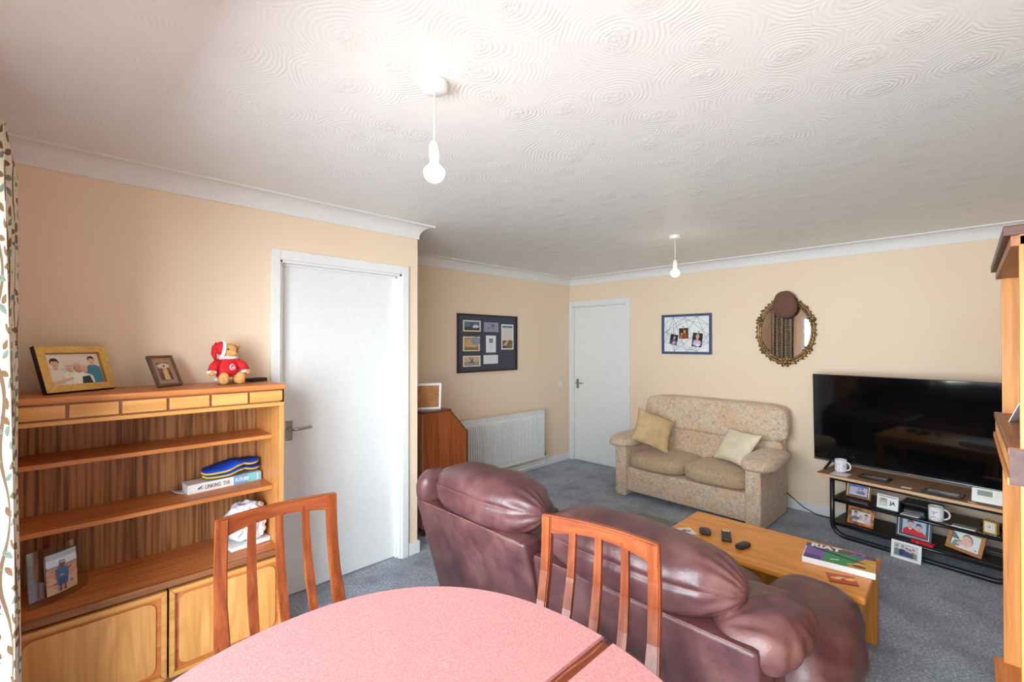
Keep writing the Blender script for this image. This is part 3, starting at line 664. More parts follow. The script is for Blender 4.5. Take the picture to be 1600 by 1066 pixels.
# ------------------------------------------------------------------ curtain
cu = thing('curtain', 'long cream curtain printed with brown and sage leaves beside the window', 'curtain', (XW + .02, 2.22, 0))
b = B(); uv = b.loops.layers.uv.new('UVMap'); NS, NZ = 140, 26; g = []
for j in range(NZ + 1):
    z = .03 + 2.15 * j / NZ; row = []; fl = 1 - j / NZ
    for i in range(NS + 1):
        s = i / NS; ph = s * 5.6 * 2 * pi
        amp = .045 + .014 * fl; x = .078 + amp * cos(ph) + .010 * fl + .006 * sin(3.1 * s * 6 + z * 2)
        if z > 2.11: x = .085 + amp * .7 * cos(ph)
        row.append((b.verts.new((x, -.215 + .40 * s + .008 * sin(ph * .5 + z), z)), s * 1.45, z))
    g.append(row)
for a, c in zip(g, g[1:]):
    for i in range(NS):
        q = (a[i], a[i + 1], c[i + 1], c[i]); f = b.faces.new([v[0] for v in q]); f.smooth = True
        for lp, v in zip(f.loops, q): lp[uv].uv = (v[1], v[2])
o = obj('drape', b, 'curtain', cu); sm = o.modifiers.new('s', 'SOLIDIFY'); sm.thickness = .003
b = B(); uv = b.loops.layers.uv.new('UVMap')
tube(b, [(.085, -.4, 2.19), (.085, .19, 2.19)], .012, 10); obj('curtain_track', b, 'white_pl', cu)

# ------------------------------------------------------------------ leather sofa (back towards the table)
ls = thing('leather_sofa', 'burgundy leather two seat recliner sofa with its back to the dining table', 'sofa', (1.9, 1.27, 0))
ox, oy = 1.9, 1.27
def LP(bm):
    bmesh.ops.translate(bm, vec=(-ox, -oy, 0), verts=bm.verts[:]); return bm
def backpanel(y0, y1, xb=1.56, xt=1.425, zt=.645):
    b = B(); prism(b, [(xb, .03), (xt, zt), (xt + .12, zt), (xb + .2, .03)], y0, y1, 'xz', .018)
    for f in b.faces: f.smooth = True
    return LP(b)
obj('back_panel', backpanel(1.318, 2.13, 1.57, 1.385, .665), 'leather', ls)
obj('back_panel', backpanel(.43, 1.308, 1.53, 1.425, .615), 'leather', ls)
from mathutils.bvhtree import BVHTree
def backcushion(y0, y1, zc, hz, xc, seed, zs):
    yc, hy = (y0 + y1) / 2, (y1 - y0) / 2
    def fn(q):
        e = abs(q.y); s = 1 - .25 * max(0, e - .75) / .25
        return Vector((q.x * s, q.y, q.z * (1 - .12 * max(0, e - .65) / .35)))
    b = puff(B(), (xc, yc, zc), (.165, hy, hz), 2.5, 34, .010, 7, fn=fn, seed=seed)
    for v in b.verts:   # seam pinch along the back, gathers towards the ends
        e = (v.co.y - yc) / hy; back = max(0, (xc - v.co.x) / .165)
        v.co.x += .010 * back * math.exp(-((v.co.z - zs(v.co.y)) / .010) ** 2)
        if abs(e) > .62:
            k_ = (abs(e) - .62) / .38; a_ = math.atan2(v.co.z - zc, v.co.x - xc)
            d_ = .010 * k_ * (1 - k_ * .5) * sin(a_ * 13 + 3 * noise.noise(v.co * 6 + Vector((seed, 0, 0))))
            v.co.x += d_ * cos(a_); v.co.z += d_ * sin(a_)
    tree = BVHTree.FromBMesh(b); pts = []
    for i in range(29):
        y = y0 + (y1 - y0) * (.07 + .86 * i / 28); h_ = tree.ray_cast(Vector((.8, y, zs(y))), Vector((1, 0, 0)))[0]
        if h_: pts.append(h_ + Vector((-.0005, 0, 0)))
    return LP(b), LP(tube(B(), pts, .0022, 6))
b1, s1 = backcushion(1.318, 2.07, .755, .128, 1.535, 1.0, lambda y: .772 + .012 * sin((y - 1.3) * 4))
b2, s2 = backcushion(.50, 1.312, .705, .128, 1.560, 5.0, lambda y: .715 + .012 * sin((y - .5) * 4))
c1 = obj('back_cushion', b1, 'leather', ls); c2 = obj('back_cushion', b2, 'leather', ls)
obj('stitch_line', s1, 'leather_seam', c1); obj('stitch_line', s2, 'leather_seam', c2)
obj('wing', LP(puff(B(), (1.475, 2.085, .72), (.10, .06, .10), 2.5, 14, .008, 12)), 'leather', ls)
def welt(pts, r=.0035): b = B(); tube(b, pts, r, 6); return LP(b)
obj('welt', welt([(1.385 + .004, 1.335 + .78 * i / 12, .664) for i in range(13)]), 'leather_seam', ls)
obj('welt', welt([(1.425 + .004, .445 + .85 * i / 12, .614) for i in range(13)]), 'leather_seam', ls)
# arms
def armpad(yc, s):
    def fn(q): return Vector((q.x, q.y * (1 - .10 * max(0, -q.z)), q.z))
    b = puff(B(), (2.045, yc, .352), (.33, .185, .205), 2.45, 36, .012, 7, fn=fn, seed=yc)
    for v in b.verts: v.co.y += s * .0035 * sin(v.co.z * 60 + v.co.x * 38 + 4 * noise.noise(v.co * 6)) * max(0, s * (v.co.y - yc) / .185)
    return LP(b)
for s, yc in ((-1, .445), (1, 2.03)):
    a = obj('arm', LP(box(B(), 1.62 if s > 0 else 1.55, 2.34, yc - .012 - .0 if s < 0 else yc - .13, yc + .13, .03, .43, bev=.02, seg=3)), 'leather', ls, smooth=True)
    obj('arm_pad', armpad(yc, s), 'leather', a)
b = puff(B(), (1.645, .475, .592), (.195, .135, .082), 2.5, 36, .010, 13, seed=8)
for v in b.verts:     # folds fanning out from the corner of the back
    q = v.co - Vector((1.47, .56, .6)); a_ = math.atan2(q.y, q.x); rr_ = q.length
    v.co.z += .0065 * sin(a_ * 11 + 2.5 * noise.noise(v.co * 7)) * min(1, rr_ / .12) * max(0, 1 - abs(rr_ - .18) / .2)
    v.co.y -= .004 * sin(v.co.x * 110 + 3 * noise.noise(v.co * 9)) * max(0, (.42 - v.co.y) / .08)
obj('arm_shoulder', LP(b), 'leather', ls)
obj('arm_shoulder', LP(puff(B(), (1.66, 2.0, .58), (.19, .11, .085), 2.7, 14, .016, 11, seed=3)), 'leather', ls)
obj('base', LP(box(B(), 1.58, 2.30, .56, 1.90, .04, .32, bev=.03)), 'leather', ls)
for y0, y1 in ((.60, 1.24), (1.25, 1.88)): obj('seat_cushion', LP(puff(B(), (2.02, (y0 + y1) / 2, .36), (.35, (y1 - y0) / 2, .11), 3.6, 14, .01, 8)), 'leather', ls)
for x in (1.7, 2.25):
    for y in (.5, 1.98): obj('foot', LP(lathe(B(), [(.025, 0), (.03, .05)], 12, (x, y, 0))), 'black', ls)

# ------------------------------------------------------------------ patterned sofa
fs = thing('fabric_sofa', 'faded floral fabric two seat sofa against the far wall', 'sofa', (4.338, 1.825, 0), R(-90 - 1.5))
# local: x to the right as seen, -y to the front; body 1.36 wide
for s in (-1, 1):
    xa, xb = (-.675, -.555) if s < 0 else (.555, .675)
    a = obj('arm', box(B(), xa, xb, -.38, .30, .0, .50, bev=.02, seg=3), 'floral', fs, smooth=True)
    def fn(q): return Vector((q.x * (1 + .12 * max(0, -q.y)), q.y, q.z * (1 - .35 * max(0, q.y) ** 2) - .12 * (q.y < -.6) * 0 + .18 * q.y))
    obj('arm_pad', puff(B(), (s * .635, -.10, .535), (.135, .345, .062), 2.7, 14, .006, 10, fn=fn), 'floral', a)
obj('front_base', box(B(), -.555, .555, -.355, .28, .055, .285, bev=.015), 'floral', fs, smooth=True)
for s in (-1, 1):
    obj('seat_cushion', puff(B(), (s * .280, -.085, .355), (.288, .30, .078), 3.8, 16, .008, 7, seed=s), 'seat_floral', fs)
def lean(bm):
    for v in bm.verts: v.co.y += .20 * (v.co.z - .35)
    return bm
def fnb(q):
    return Vector((q.x * (1 - .03 * max(0, q.z)), q.y, q.z))
obj('back_lower', lean(puff(B(), (0, .235, .50), (.675, .085, .17), 7, 18, .006, 6, fn=fnb)), 'floral', fs)
obj('back_upper', lean(puff(B(), (0, .215, .79), (.70, .095, .165), 6.5, 22, .008, 6, fn=fnb)), 'floral', fs)
obj('back_frame', lean(box(B(), -.66, .66, .25, .32, .06, .80, bev=.02)), 'floral', fs)
for x in (-.23, .0, .23): obj('button', lean(puff(B(), (x, .128, .638), (.012, .007, .012), 2, 5)), 'seat_floral', fs)
def cushion(name, lbl, mat, bl, br, tl, th, seed):
    bl, br, tl = Vector(bl), Vector(br), Vector(tl); ex = (br - bl).normalized(); w2 = (br - bl).length / 2; ez = tl - bl; h2 = ez.length / 2; ez = (ez - ex * ez.dot(ex)).normalized(); ey = ez.cross(ex)
    cc = bl + ex * w2 + ez * h2
    t = bmesh.new(); bmesh.ops.create_cube(t, size=2); bmesh.ops.subdivide_edges(t, edges=t.edges[:], cuts=17, use_grid_fill=True)
    for v in t.verts:
        x, y, z = v.co; e = (1 - x ** 4) * (1 - z ** 4); k2 = 1 - .10 * (1 - (z * z)) * abs(x) ** 4; k3 = 1 - .10 * (1 - x * x) * abs(z) ** 4
        p = Vector((x * w2 * k2, y * (th * e ** .6 + .004), z * h2 * k3)); p.y += .012 * noise.noise(Vector((x * 2 + seed, z * 2, y))) ; v.co = p
    for f in t.faces: f.smooth = True
    o = obj(name, t, mat); o.matrix_world = Matrix.Translation(cc) @ Matrix((ex, ey, ez)).transposed().to_4x4(); tag(o, lbl, 'cushion', 'loose cushions on the fabric sofa')
    return o
cushion('cushion', 'beige suede cushion leaning in the sofa corner beside the white door', 'beige_cushion', (3.985, 2.340, .572), (4.205, 2.063, .432), (4.235, 2.36, .842), .052, 2)
cushion('cushion', 'pale cream cushion leaning in the sofa corner beside the television', 'cream_cushion', (4.33, 1.684, .45), (4.147, 1.354, .45), (4.51, 1.584, .712), .050, 7)

# ------------------------------------------------------------------ coffee table and what lies on it
ct = thing('coffee_table', 'honey coloured wooden coffee table between the two sofas', 'coffee table', (2.70, .78, 0))
CT = .42
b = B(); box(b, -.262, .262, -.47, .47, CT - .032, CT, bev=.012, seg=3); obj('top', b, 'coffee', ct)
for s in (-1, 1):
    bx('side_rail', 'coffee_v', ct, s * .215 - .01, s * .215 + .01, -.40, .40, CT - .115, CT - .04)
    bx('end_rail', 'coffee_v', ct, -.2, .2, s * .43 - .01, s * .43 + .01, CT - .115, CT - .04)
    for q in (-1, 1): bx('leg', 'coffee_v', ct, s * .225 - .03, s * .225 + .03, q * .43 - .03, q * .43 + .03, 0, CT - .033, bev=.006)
def coaster(lbl, px, py, z, w2, d2, rz, cols, grp, edge='paper', th=.004):
    q = on_z(px, py, z); t = thing('coaster', lbl, 'coaster', (q.x, q.y, z), rz, group=grp)
    bx('board', edge, t, -w2, w2, -d2, d2, 0, th, bev=.001)
    p = Print(w2 * 1.96, d2 * 1.96, cols[0])
    for i, c in enumerate(cols[1:]): p.ell(.3 + .17 * i, .45 + .1 * (i % 2), .22, .14, c, .2 * i)
    p.build('printed_top', t, 0, 0, th, flat=True); return t
coaster('white printed coaster at the coffee table end by the olive mat', 1071, 830, CT, .045, .045, R(-40), [(232, 226, 224), (170, 160, 190), (60, 60, 66), (206, 120, 110)], 'coasters on the coffee table')
coaster('orange picture coaster beside the thick programme', 1314, 905, CT, .055, .045, R(-70), [(196, 74, 34), (246, 176, 70), (236, 206, 130), (200, 50, 36), (250, 190, 90)], 'coasters on the coffee table', 'red_brown')
def remote(lbl, px, py, ang, L, W, H, kind):
    q = on_z(px, py, CT); t = thing('remote_control' if kind else 'black_case', lbl, 'remote' if kind else 'case', (q.x, q.y, CT), ang)
    if kind:
        bx('body', 'charcoal', t, -L / 2, L / 2, -W / 2, W / 2, 0, H, bev=.006)
        for i in range(3): bx('button_row', 'white_pl', t, L / 2 - .02 , L / 2 - .006, -W * .36 + i * W * .26, -W * .36 + i * W * .26 + W * .18, H - .001, H + .002, bev=.0005)
        for i in range(4):
            for j in range(3): bx('button', 'black', t, -L / 2 + .015 + i * .022, -L / 2 + .027 + i * .022, -W * .32 + j * W * .24, -W * .32 + j * W * .24 + W * .16, H - .001, H + .0015, bev=.0005)
    else:
        obj('body', puff(B(), (0, 0, H / 2), (L / 2, W / 2, H / 2), 3.4, 10), 'charcoal', t); b = B(); tube(b, [(L * .47 * cos(a), W * .47 * sin(a), H * .52) for a in [2 * pi * i / 24 for i in range(24)]], .0016, 6, True); obj('seam', b, 'black', t)
remote('rounded black case next to the white printed coaster', 1101, 833, R(30), .085, .062, .024, 0)
remote('slim dark remote control with a row of white buttons', 1134, 840, R(22), .125, .05, .02, 1)
remote('pointed black case lying behind the leather sofa cushion', 1160, 855, R(-15), .10, .045, .024, 0)
q = on_z(1311, 889, CT)
rb = thing('programme', 'thick glossy programme with a purple, green and orange cover', 'magazine', (q.x + .075, q.y + .015, CT), R(-90 + 6))
bx('pages', 'paper', rb, -.145, .142, -.100, .102, .001, .030, bev=.002); bx('spine', 'paper', rb, -.146, -.140, -.1005, .1025, 0, .031, bev=.002)
p = Print(.288, .204, (128, 96, 172)); p.poly([(.30, 0), (.30, .86), (.86, .86), (.62, 0)], (70, 150, 92)).poly([(.62, 0), (.86, .72), (1, .72), (1, 0)], (222, 164, 78)).rect(0, .74, 1, 1, (104, 92, 110)).poly([(.30, .5), (.30, .74), (.80, .74), (.70, .5)], (78, 158, 100))
p.poly([(.10, .74), (.3, .60), (.9, .34), (.93, .38), (.4, .66), (.16, .78)], (46, 74, 52)).poly([(.38, .18), (.5, .26), (.52, .34), (.40, .24)], (226, 236, 228)).ell(.78, .16, .10, .06, (92, 66, 36)).rect(.02, .04, .26, .24, (88, 62, 122)).poly([(.62, .14), (.98, .42), (.98, .46), (.62, .2)], (236, 206, 140))
p.build('cover', rb, -.002, .001, .0305, flat=True)
letters('lettering', 'RIAT', .066, 'paper', rb, (-.125, .055, .0335), (0, 0, 0), .003, sx=.92); letters('lettering', '22', .062, 'ink_p', rb, (.04, .052, .0335), (0, 0, 0), .002, sx=1)

# ------------------------------------------------------------------ television and its stand
SR = R(-99.6); SO = Vector((4.304, .86, 0)); SM = Matrix.Translation(SO) @ Matrix.Rotation(SR, 4, 'Z'); SI = SM.inverted()
def loc_y(px, py, yl):     # where a picture ray crosses the stand's plane local y = yl
    o = SI @ Vector((0, 0, CAMZ)); d = SI.to_3x3() @ ray(px, py); return o + d * ((yl - o.y) / d.y)
def loc_z(px, py, z): return SI @ on_z(px, py, z)
def W3(x, y, z): return SM @ Vector((x, y, z))
sd = thing('tv_stand', 'black tubular television stand with a brown board on top', 'tv stand', SO, SR)
bx('top_board', 'stand_top', sd, -.002, 1.17, .0, .42, .462, .482, bev=.001)
bx('board_edge', 'stand_edge', sd, -.002, 1.17, -.004, .0, .462, .4815, bev=.0005)
def arc(c, r, a0, a1, n=6): return [(c[0] + r * cos(R(a0 + (a1 - a0) * i / n)), c[1] + r * sin(R(a0 + (a1 - a0) * i / n))) for i in range(n + 1)]
for y in (.035, .36):
    pts = [(.10, .452), (.10, .11)] + arc((.19, .108), .09, 180, 270) + arc((.98, .108), .09, 270, 360) + [(1.07, .452)]
    b = B(); tube(b, [(x, y, z) for x, z in pts], .0165, 10); obj('tube_frame', b, 'black_metal', sd)
for z in (.449, .283, .10):
    for y in (.035, .36): b = B(); tube(b, [(.10, y, z), (1.07, y, z)], .0115, 8); obj('cross_rail', b, 'black_metal', sd)
    for x in (.10, 1.07): b = B(); tube(b, [(x, .035, z), (x, .36, z)], .010, 8); obj('end_rail', b, 'black_metal', sd)
MZ, LZ = .300, .117
bx('middle_shelf', 'smoke', sd, .09, 1.08, .03, .365, MZ - .006, MZ, bev=.001)
bx('lower_shelf', 'black', sd, .09, 1.08, .03, .365, LZ - .006, LZ, bev=.001)
tv = thing('television', 'large flat black television standing on the stand', 'television', W3(0, .25, .482), SR, R(2.3))
tx0, tx1, tz0, tz1 = -.105, 1.125, .058, .772
bx('back_case', 'black', tv, tx0 + .05, tx1 - .05, .012, .05, tz0 + .05, tz1 - .06, bev=.01)
bx('panel', 'black', tv, tx0, tx1, -.006, .012, tz0, tz1, bev=.002)
bx('screen', 'screen', tv, tx0 + .004, tx1 - .004, -.0075, -.005, tz0 + .012, tz1 - .004, bev=0)
bx('chin', 'bezel', tv, tx0, tx1, -.010, .010, tz0 - .006, tz0 + .006, bev=.002)
q = loc_y(1421, 746, .24); m['red_led'] = plain('red_light', (210, 30, 40), .3)
bx('power_light', 'red_led', tv, q.x - .012, q.x + .012, -.0125, -.0095, tz0 - .004, tz0 + .004, bev=0)
for x in (tx0 + .125, tx1 - .125):
    b = B(); tube(b, [(x, -.135, .011), (x, -.0, .06), (x, .14, .011)], .010, 8); obj('foot', b, 'black', tv, rot=(-R(2.3), 0, 0))
# --- things on the top board (z = .482)
TZ = .482
def mug(lbl, pos, r, h, hang, prt=None, rzp=0, grp='mugs on the television stand'):
    t = thing('mug', lbl, 'mug', pos, rzp, group=grp)
    obj('body', lathe(B(), [(r * .9, 0), (r, .004), (r, h), (r * .93, h), (r * .9, .006), (.001, .006)], 28), 'china', t)
    b = B(); tube(b, [(r * .96 * cos(hang) + cos(hang) * .030 * sin(a), r * .96 * sin(hang) + sin(hang) * .030 * sin(a), h * .5 + h * .34 * cos(a)) for a in [pi * i / 12 for i in range(13)]], .0055, 8); obj('handle', b, 'china', t)
    if prt: prt.build('print', t, 0, 0, h * .12, wrap=r + .0004)
    return t
q = loc_z(1313, 737, TZ); 
coaster('white coaster under the patterned mug on the board', 1313, 741, TZ, .055, .05, SR, [(226, 218, 212), (210, 196, 190)], 'coasters on the television stand')
p = Print(.085, .066, (236, 234, 242))
for i in range(26): p.ell(random.random(), random.random(), .05, .06, random.choice([(206, 196, 216), (190, 178, 200), (226, 214, 220), (170, 176, 196)]))
mug('white mug with faded lilac print, standing on a coaster at the board end', W3(q.x, q.y, TZ + .0045), .040, .095, R(-6), p, SR)
def flat_frame(lbl, px, py, w, d, rz, cols):
    q = loc_z(px, py, TZ); t = thing('photo_frame', lbl, 'picture frame', W3(q.x, q.y, TZ + .012), SR + rz, R(-90), group='frames lying flat on the board')
    t.location = W3(q.x, q.y + d / 2, TZ + .001); t.rotation_euler = (R(-90), 0, SR + rz)
    fr = frame_rails(w, d, .018, .012); bmesh.ops.rotate(fr, cent=(0, 0, 0), matrix=Matrix.Rotation(0, 3, 'X'), verts=fr.verts[:])
    return t
def flat_frame(lbl, px, py, w, d, rz, cols, fm):
    q = loc_z(px, py, TZ); t = thing('photo_frame', lbl, 'picture frame', W3(q.x, q.y, TZ), SR + rz, group='frames lying flat on the board')
    b = B(); X, Y, fw = w / 2, d / 2, .02
    for pts in (((-X, -Y), (X, -Y), (X - fw, -Y + fw), (-X + fw, -Y + fw)), ((-X, Y), (-X + fw, Y - fw), (X - fw, Y - fw), (X, Y)), ((-X, -Y), (-X + fw, -Y + fw), (-X + fw, Y - fw), (-X, Y)), ((X, -Y), (X, Y), (X - fw, Y - fw), (X - fw, -Y + fw))): prism(b, list(pts), 0, .013, 'xy', .002)
    obj('frame', b, fm, t); bx('backboard', 'black', t, -X + .003, X - .003, -Y + .003, Y - .003, .001, .007, bev=0)
    p = Print(w - 2 * fw, d - 2 * fw, cols[0])
    for i, c in enumerate(cols[1:]): p.ell(.2 + .2 * i, .5 + .14 * (-1) ** i, .22, .3, c, .3 * i)
    p.build('photo', t, 0, 0, .0075, flat=True)
flat_frame('black picture frame lying flat on the board next to the mug', 1366, 748, .185, .125, 0, [(196, 186, 160), (120, 100, 80), (206, 170, 140), (150, 150, 150)], 'dark_frame')
flat_frame('dark brown picture frame lying flat on the board near the heating control', 1472, 772, .20, .125, 0, [(206, 200, 182), (186, 176, 150), (150, 140, 126), (214, 208, 196)], 'dark_frame')
q = loc_z(1415, 762, TZ); o = obj('white_card', box(B(), -.028, .028, -.02, .02, 0, .0012), 'paper', loc=W3(q.x, q.y, TZ), rot=(0, 0, SR)); tag(o, 'small blank white card lying between the two flat frames', 'card')
q = loc_y(1541, 788, .035)
th = thing('heating_control', 'white heating control box with a grey display on the board', 'thermostat', W3(q.x - .0, .063, TZ), SR + R(4), R(-22))
bx('case', 'white_pl', th, -.075, .075, -.028, 0, 0, .092, bev=.009); bx('display', 'lcd', th, -.048, .020, -.030, -.027, .044, .078, bev=.001); bx('label_strip', 'cream_pl', th, -.048, .02, -.0292, -.027, .026, .034, bev=0)
for i in range(3): bx('button', 'cream_pl', th, .034, .046, -.030, -.027, .042 + i * .013, .050 + i * .013, bev=.001)
bx('stand', 'white_pl', th, -.05, .05, -.001, .034, .0138, .03, bev=.002)
q = loc_z(1525, 783, TZ); o = obj('wooden_token', puff(B(), (0, 0, .004), (.022, .014, .004), 2.6, 6), 'peg', loc=W3(q.x - .01, .018, TZ), rot=(0, 0, SR)); tag(o, 'small flat brown token in front of the heating control', 'token')
# --- middle shelf
def shelf_frame(lbl, px, py, yl, z, w, h, fw, mat, prt, rz=0, lean=R(12), d=.014, roll=0, mount=None, mw=0, inner=None):
    q = loc_y(px, py, yl)
    t = photo_frame('photo_frame', lbl, w, h, fw, d, mat, W3(q.x, yl, z), SR + rz, lean, prt, mount, mw, True, 'framed photos on the television stand', ry=0)
    if inner: obj('inner_line', (lambda b: (bmesh.ops.translate(b, vec=(0, -.003, fw * .45), verts=b.verts[:]), b)[1])(frame_rails(w - fw * .9, h - fw * .9, .004, d)), inner, t)
    return t
p = Print(.118, .090, (196, 196, 226)); p.rect(0, .72, 1, 1, (150, 176, 214)).poly([(0, .75), (.2, .9), (.5, .8), (.8, .92), (1, .8), (1, .7), (0, .66)], (100, 120, 170)).rect(.05, .3, .4, .62, (206, 190, 216)).person(.52, .62, .22, (110, 104, 130), (190, 170, 190), (130, 136, 170), .1).person(.70, .66, .24, (96, 90, 116), (190, 170, 190), (120, 124, 160), .1).rect(0, 0, 1, .12, (214, 208, 232))
shelf_frame('red-brown frame with gold lines and a pale blue photo', 1340, 789, .17, MZ, .162, .134, .022, 'red_brown', p, inner='gold_line')
p = Print(.112, .076, (240, 238, 238)); p.rect(.06, .12, .46, .88, (180, 168, 160)).rect(.12, .16, .42, .46, (196, 206, 206)).person(.26, .8, .3, (120, 96, 90), SK, (200, 206, 206), .18)
q = loc_y(1386, 801, .065)
jf = photo_frame('photo_frame', 'small white double frame with a photo and two black letters', .125, .100, .009, .018, 'white_frame', W3(q.x, .065, MZ), SR + R(-3), R(10), p, group='framed photos on the television stand')
letters('lettering', 'JA', .034, 'black', jf, (.012, -.0085, .036), (R(90), 0, 0), .001)
q = loc_y(1448, 792, .20)
st = thing('set_top_box', 'black box standing on the middle shelf behind the ship mug', 'set-top box', W3(q.x - .03, .22, MZ), SR)
bx('case', 'black', st, -.11, .10, -.08, .09, .0, .055, bev=.004); bx('front_panel', 'screen', st, -.10, .09, -.083, -.079, .008, .048, bev=0)
q = loc_z(1432, 800, MZ); bs = thing('dark_box', 'thin blue-grey case lying on the shelf before the black box', 'case', W3(q.x, .085, MZ), SR + R(2))
bx('case', 'slate_frame', bs, -.055, .055, -.008, .045, 0, .022, bev=.003); bx('lid', 'charcoal', bs, -.054, .054, -.007, .044, .0225, .028, bev=.002)
q = loc_z(1421, 805, MZ)
q.y = .032; tt = coaster('pale coaster with red print on the glass shelf edge', 1421, 805, MZ, .05, .028, SR, [(226, 212, 196), (206, 110, 96), (150, 140, 140), (220, 170, 150)], 'coasters on the television stand'); tt.location = W3(q.x, .045, MZ)
p = Print(.062, .058, (240, 240, 246)); p.rect(.28, .86, .82, .93, (70, 70, 84)).poly([(.42, .52), (.5, .64), (.58, .52), (.54, .72), (.6, .78), (.52, .78), (.48, .84), (.46, .78), (.38, .78)], (224, 164, 40)).poly([(.1, .24), (.2, .06), (.86, .04), (.96, .2)], (176, 60, 40)).rect(.2, .2, .86, .25, (60, 50, 50)).rect(.42, .28, .5, .42, (120, 90, 60)).rect(.56, .28, .64, .4, (120, 90, 60)).rect(.16, .1, .9, .13, (226, 150, 60))
q = loc_y(1461, 826, .075); mug('white mug with a red ship print on the glass shelf', W3(q.x, .078, MZ), .040, .095, R(12), p, SR + R(-4))
tt = coaster('green coaster on the glass shelf between mug and clock', 1505, 825, MZ, .055, .03, SR, [(150, 160, 110), (120, 150, 140), (176, 176, 120), (140, 160, 150)], 'coasters on the television stand', 'white_pl', .006); q = loc_y(1505, 832, .06); tt.location = W3(q.x, .06, MZ)
q = loc_y(1545, 838, .06); ck = thing('clock', 'small gold square bedside clock with a white dial', 'clock', W3(q.x, .055, MZ), SR + R(-14))
obj('case', (lambda b: b)(box(B(), -.032, .032, 0, .035, 0, .078, bev=.003)), 'gold_frame', ck)
p = Print(.05, .062, (236, 232, 214))
for i in range(12): a = pi * i / 6; p.ell(.5 + .34 * sin(a), .5 + .34 * cos(a), .02, .02, (110, 90, 60))
p.poly([(.48, .5), (.52, .5), (.56, .74), (.52, .76)], (40, 36, 34)).poly([(.5, .48), (.5, .53), (.26, .60), (.25, .57)], (40, 36, 34)).ell(.5, .5, .05, .04, (40, 36, 34)); p.build('dial', ck, 0, -.0005, .008)
b = B(); tube(b, [(-.02, .018, .078), (-.014, .018, .088), (.014, .018, .088), (.02, .018, .078)], .003, 6); obj('carry_handle', b, 'gold_frame', ck)
q = loc_y(1550, 815, .14); sg = thing('sunglasses', 'black sunglasses left behind the little gold clock', 'sunglasses', W3(q.x, .14, MZ), SR)
b = B()
for s in (-1, 1): tube(b, [(s * .034 + .024 * cos(a), 0, .02 + .018 * sin(a)) for a in [2 * pi * i / 16 for i in range(16)]], .0025, 6, True)
tube(b, [(-.010, 0, .026), (0, -.002, .03), (.010, 0, .026)], .0025, 6); obj('rims', b, 'black', sg)
for s in (-1, 1):
    obj('lens', puff(B(), (s * .034, 0, .02), (.023, .0012, .017), 2, 5), 'screen', sg); b = B(); tube(b, [(s * .058, 0, .026), (s * .06, .08, .026), (s * .06, .11, .006)], .0022, 6); obj('temple', b, 'black', sg)
# --- lower shelf and floor
p = Print(.122, .082, (226, 224, 232)); p.person(.22, .95, .38, (60, 48, 48), SK, (108, 122, 150), 0).person(.78, .86, .36, (90, 60, 52), SK, (226, 200, 200), 0).person(.5, .68, .36, (206, 176, 170), SK, (236, 232, 226), 0).poly([(.05, .0), (.1, .2), (.36, .22), (.34, 0)], SK)
shelf_frame('mottled wooden frame with a photo of three people', 1343, 826, .095, LZ, .166, .128, .02, 'burl', p, R(-2), R(14))
p = Print(.130, .105, (176, 196, 226)); p.person(.34, .94, .44, (92, 74, 66), SK, (206, 30, 40), 0).person(.70, .78, .42, (80, 64, 58), SK, (206, 30, 40), 0).poly([(.24, .42), (.34, .3), (.44, .42), (.34, .38)], (240, 240, 246))
shelf_frame('wide slate blue frame with a photo of two children in red', 1426, 850, .11, LZ, .196, .162, .027, 'slate_frame', p, R(-2), R(11), inner='paper', mw=.002)
q = loc_y(1440, 866, .055); rt = thing('red_box', 'flat glossy red box with gold mark under the slate frame', 'box', W3(q.x, .055, LZ), SR + R(-4)); bx('body', 'red_led', rt, -.06, .06, -.02, .03, 0, .016, bev=.003); bx('gold_mark', 'gold_line', rt, -.03, -.015, -.0215, -.019, .005, .012, bev=0)
p = Print(.134, .104, (226, 232, 232)); p.poly([(0, 0), (.1, .42), (.4, .5), (.5, 0)], (120, 140, 126)).poly([(.0, .5), (.0, .9), (.12, .8), (.3, .5)], (90, 110, 104)).poly([(.18, .0), (.34, .34), (.8, .3), (.95, .1), (.9, 0)], (226, 222, 220)).ell(.56, .6, .2, .36, (150, 122, 116), .15).ell(.54, .5, .185, .34, (232, 190, 172), .12).ell(.32, .3, .14, .1, (226, 178, 160), .6)
for e, zz in ((.47, .56), (.62, .59)): p.ell(e, zz, .022, .016, (80, 70, 72))
p.ell(.53, .30, .05, .018, (196, 120, 112)).ell(.54, .43, .018, .03, (214, 166, 148)).poly([(.2, .12), (.3, .2), (.32, .1)], (176, 60, 60)).poly([(.84, .2), (.9, .1), (.95, .16)], (176, 60, 60))
shelf_frame('orange wooden frame tilted on one corner with a close portrait', 1503, 878, .085, LZ + .01, .178, .145, .02, 'oak_frame', p, R(-6), R(16)).rotation_euler.y = R(7)
q = on_z(1407, 881, 0); ql = SI @ q
p = Print(.128, .082, (206, 210, 220)); 
for i, (hx, hh, sh) in enumerate(((.1, .9, (106, 136, 126)), (.34, .92, (50, 56, 80)), (.52, .82, (52, 70, 150)), (.80, .84, (150, 130, 100)), (.66, .76, (60, 70, 110)))): p.person(hx, hh, .26, (110, 90, 80), SK, sh, 0)
p.rect(0, 0, 1, .08, (170, 172, 176))
photo_frame('photo_frame', 'white frame with a group photo standing on the carpet', .164, .120, .017, .014, 'white_frame', W3(ql.x, -.022, 0), SR, R(10), p, stand=False, group='framed photos on the television stand')
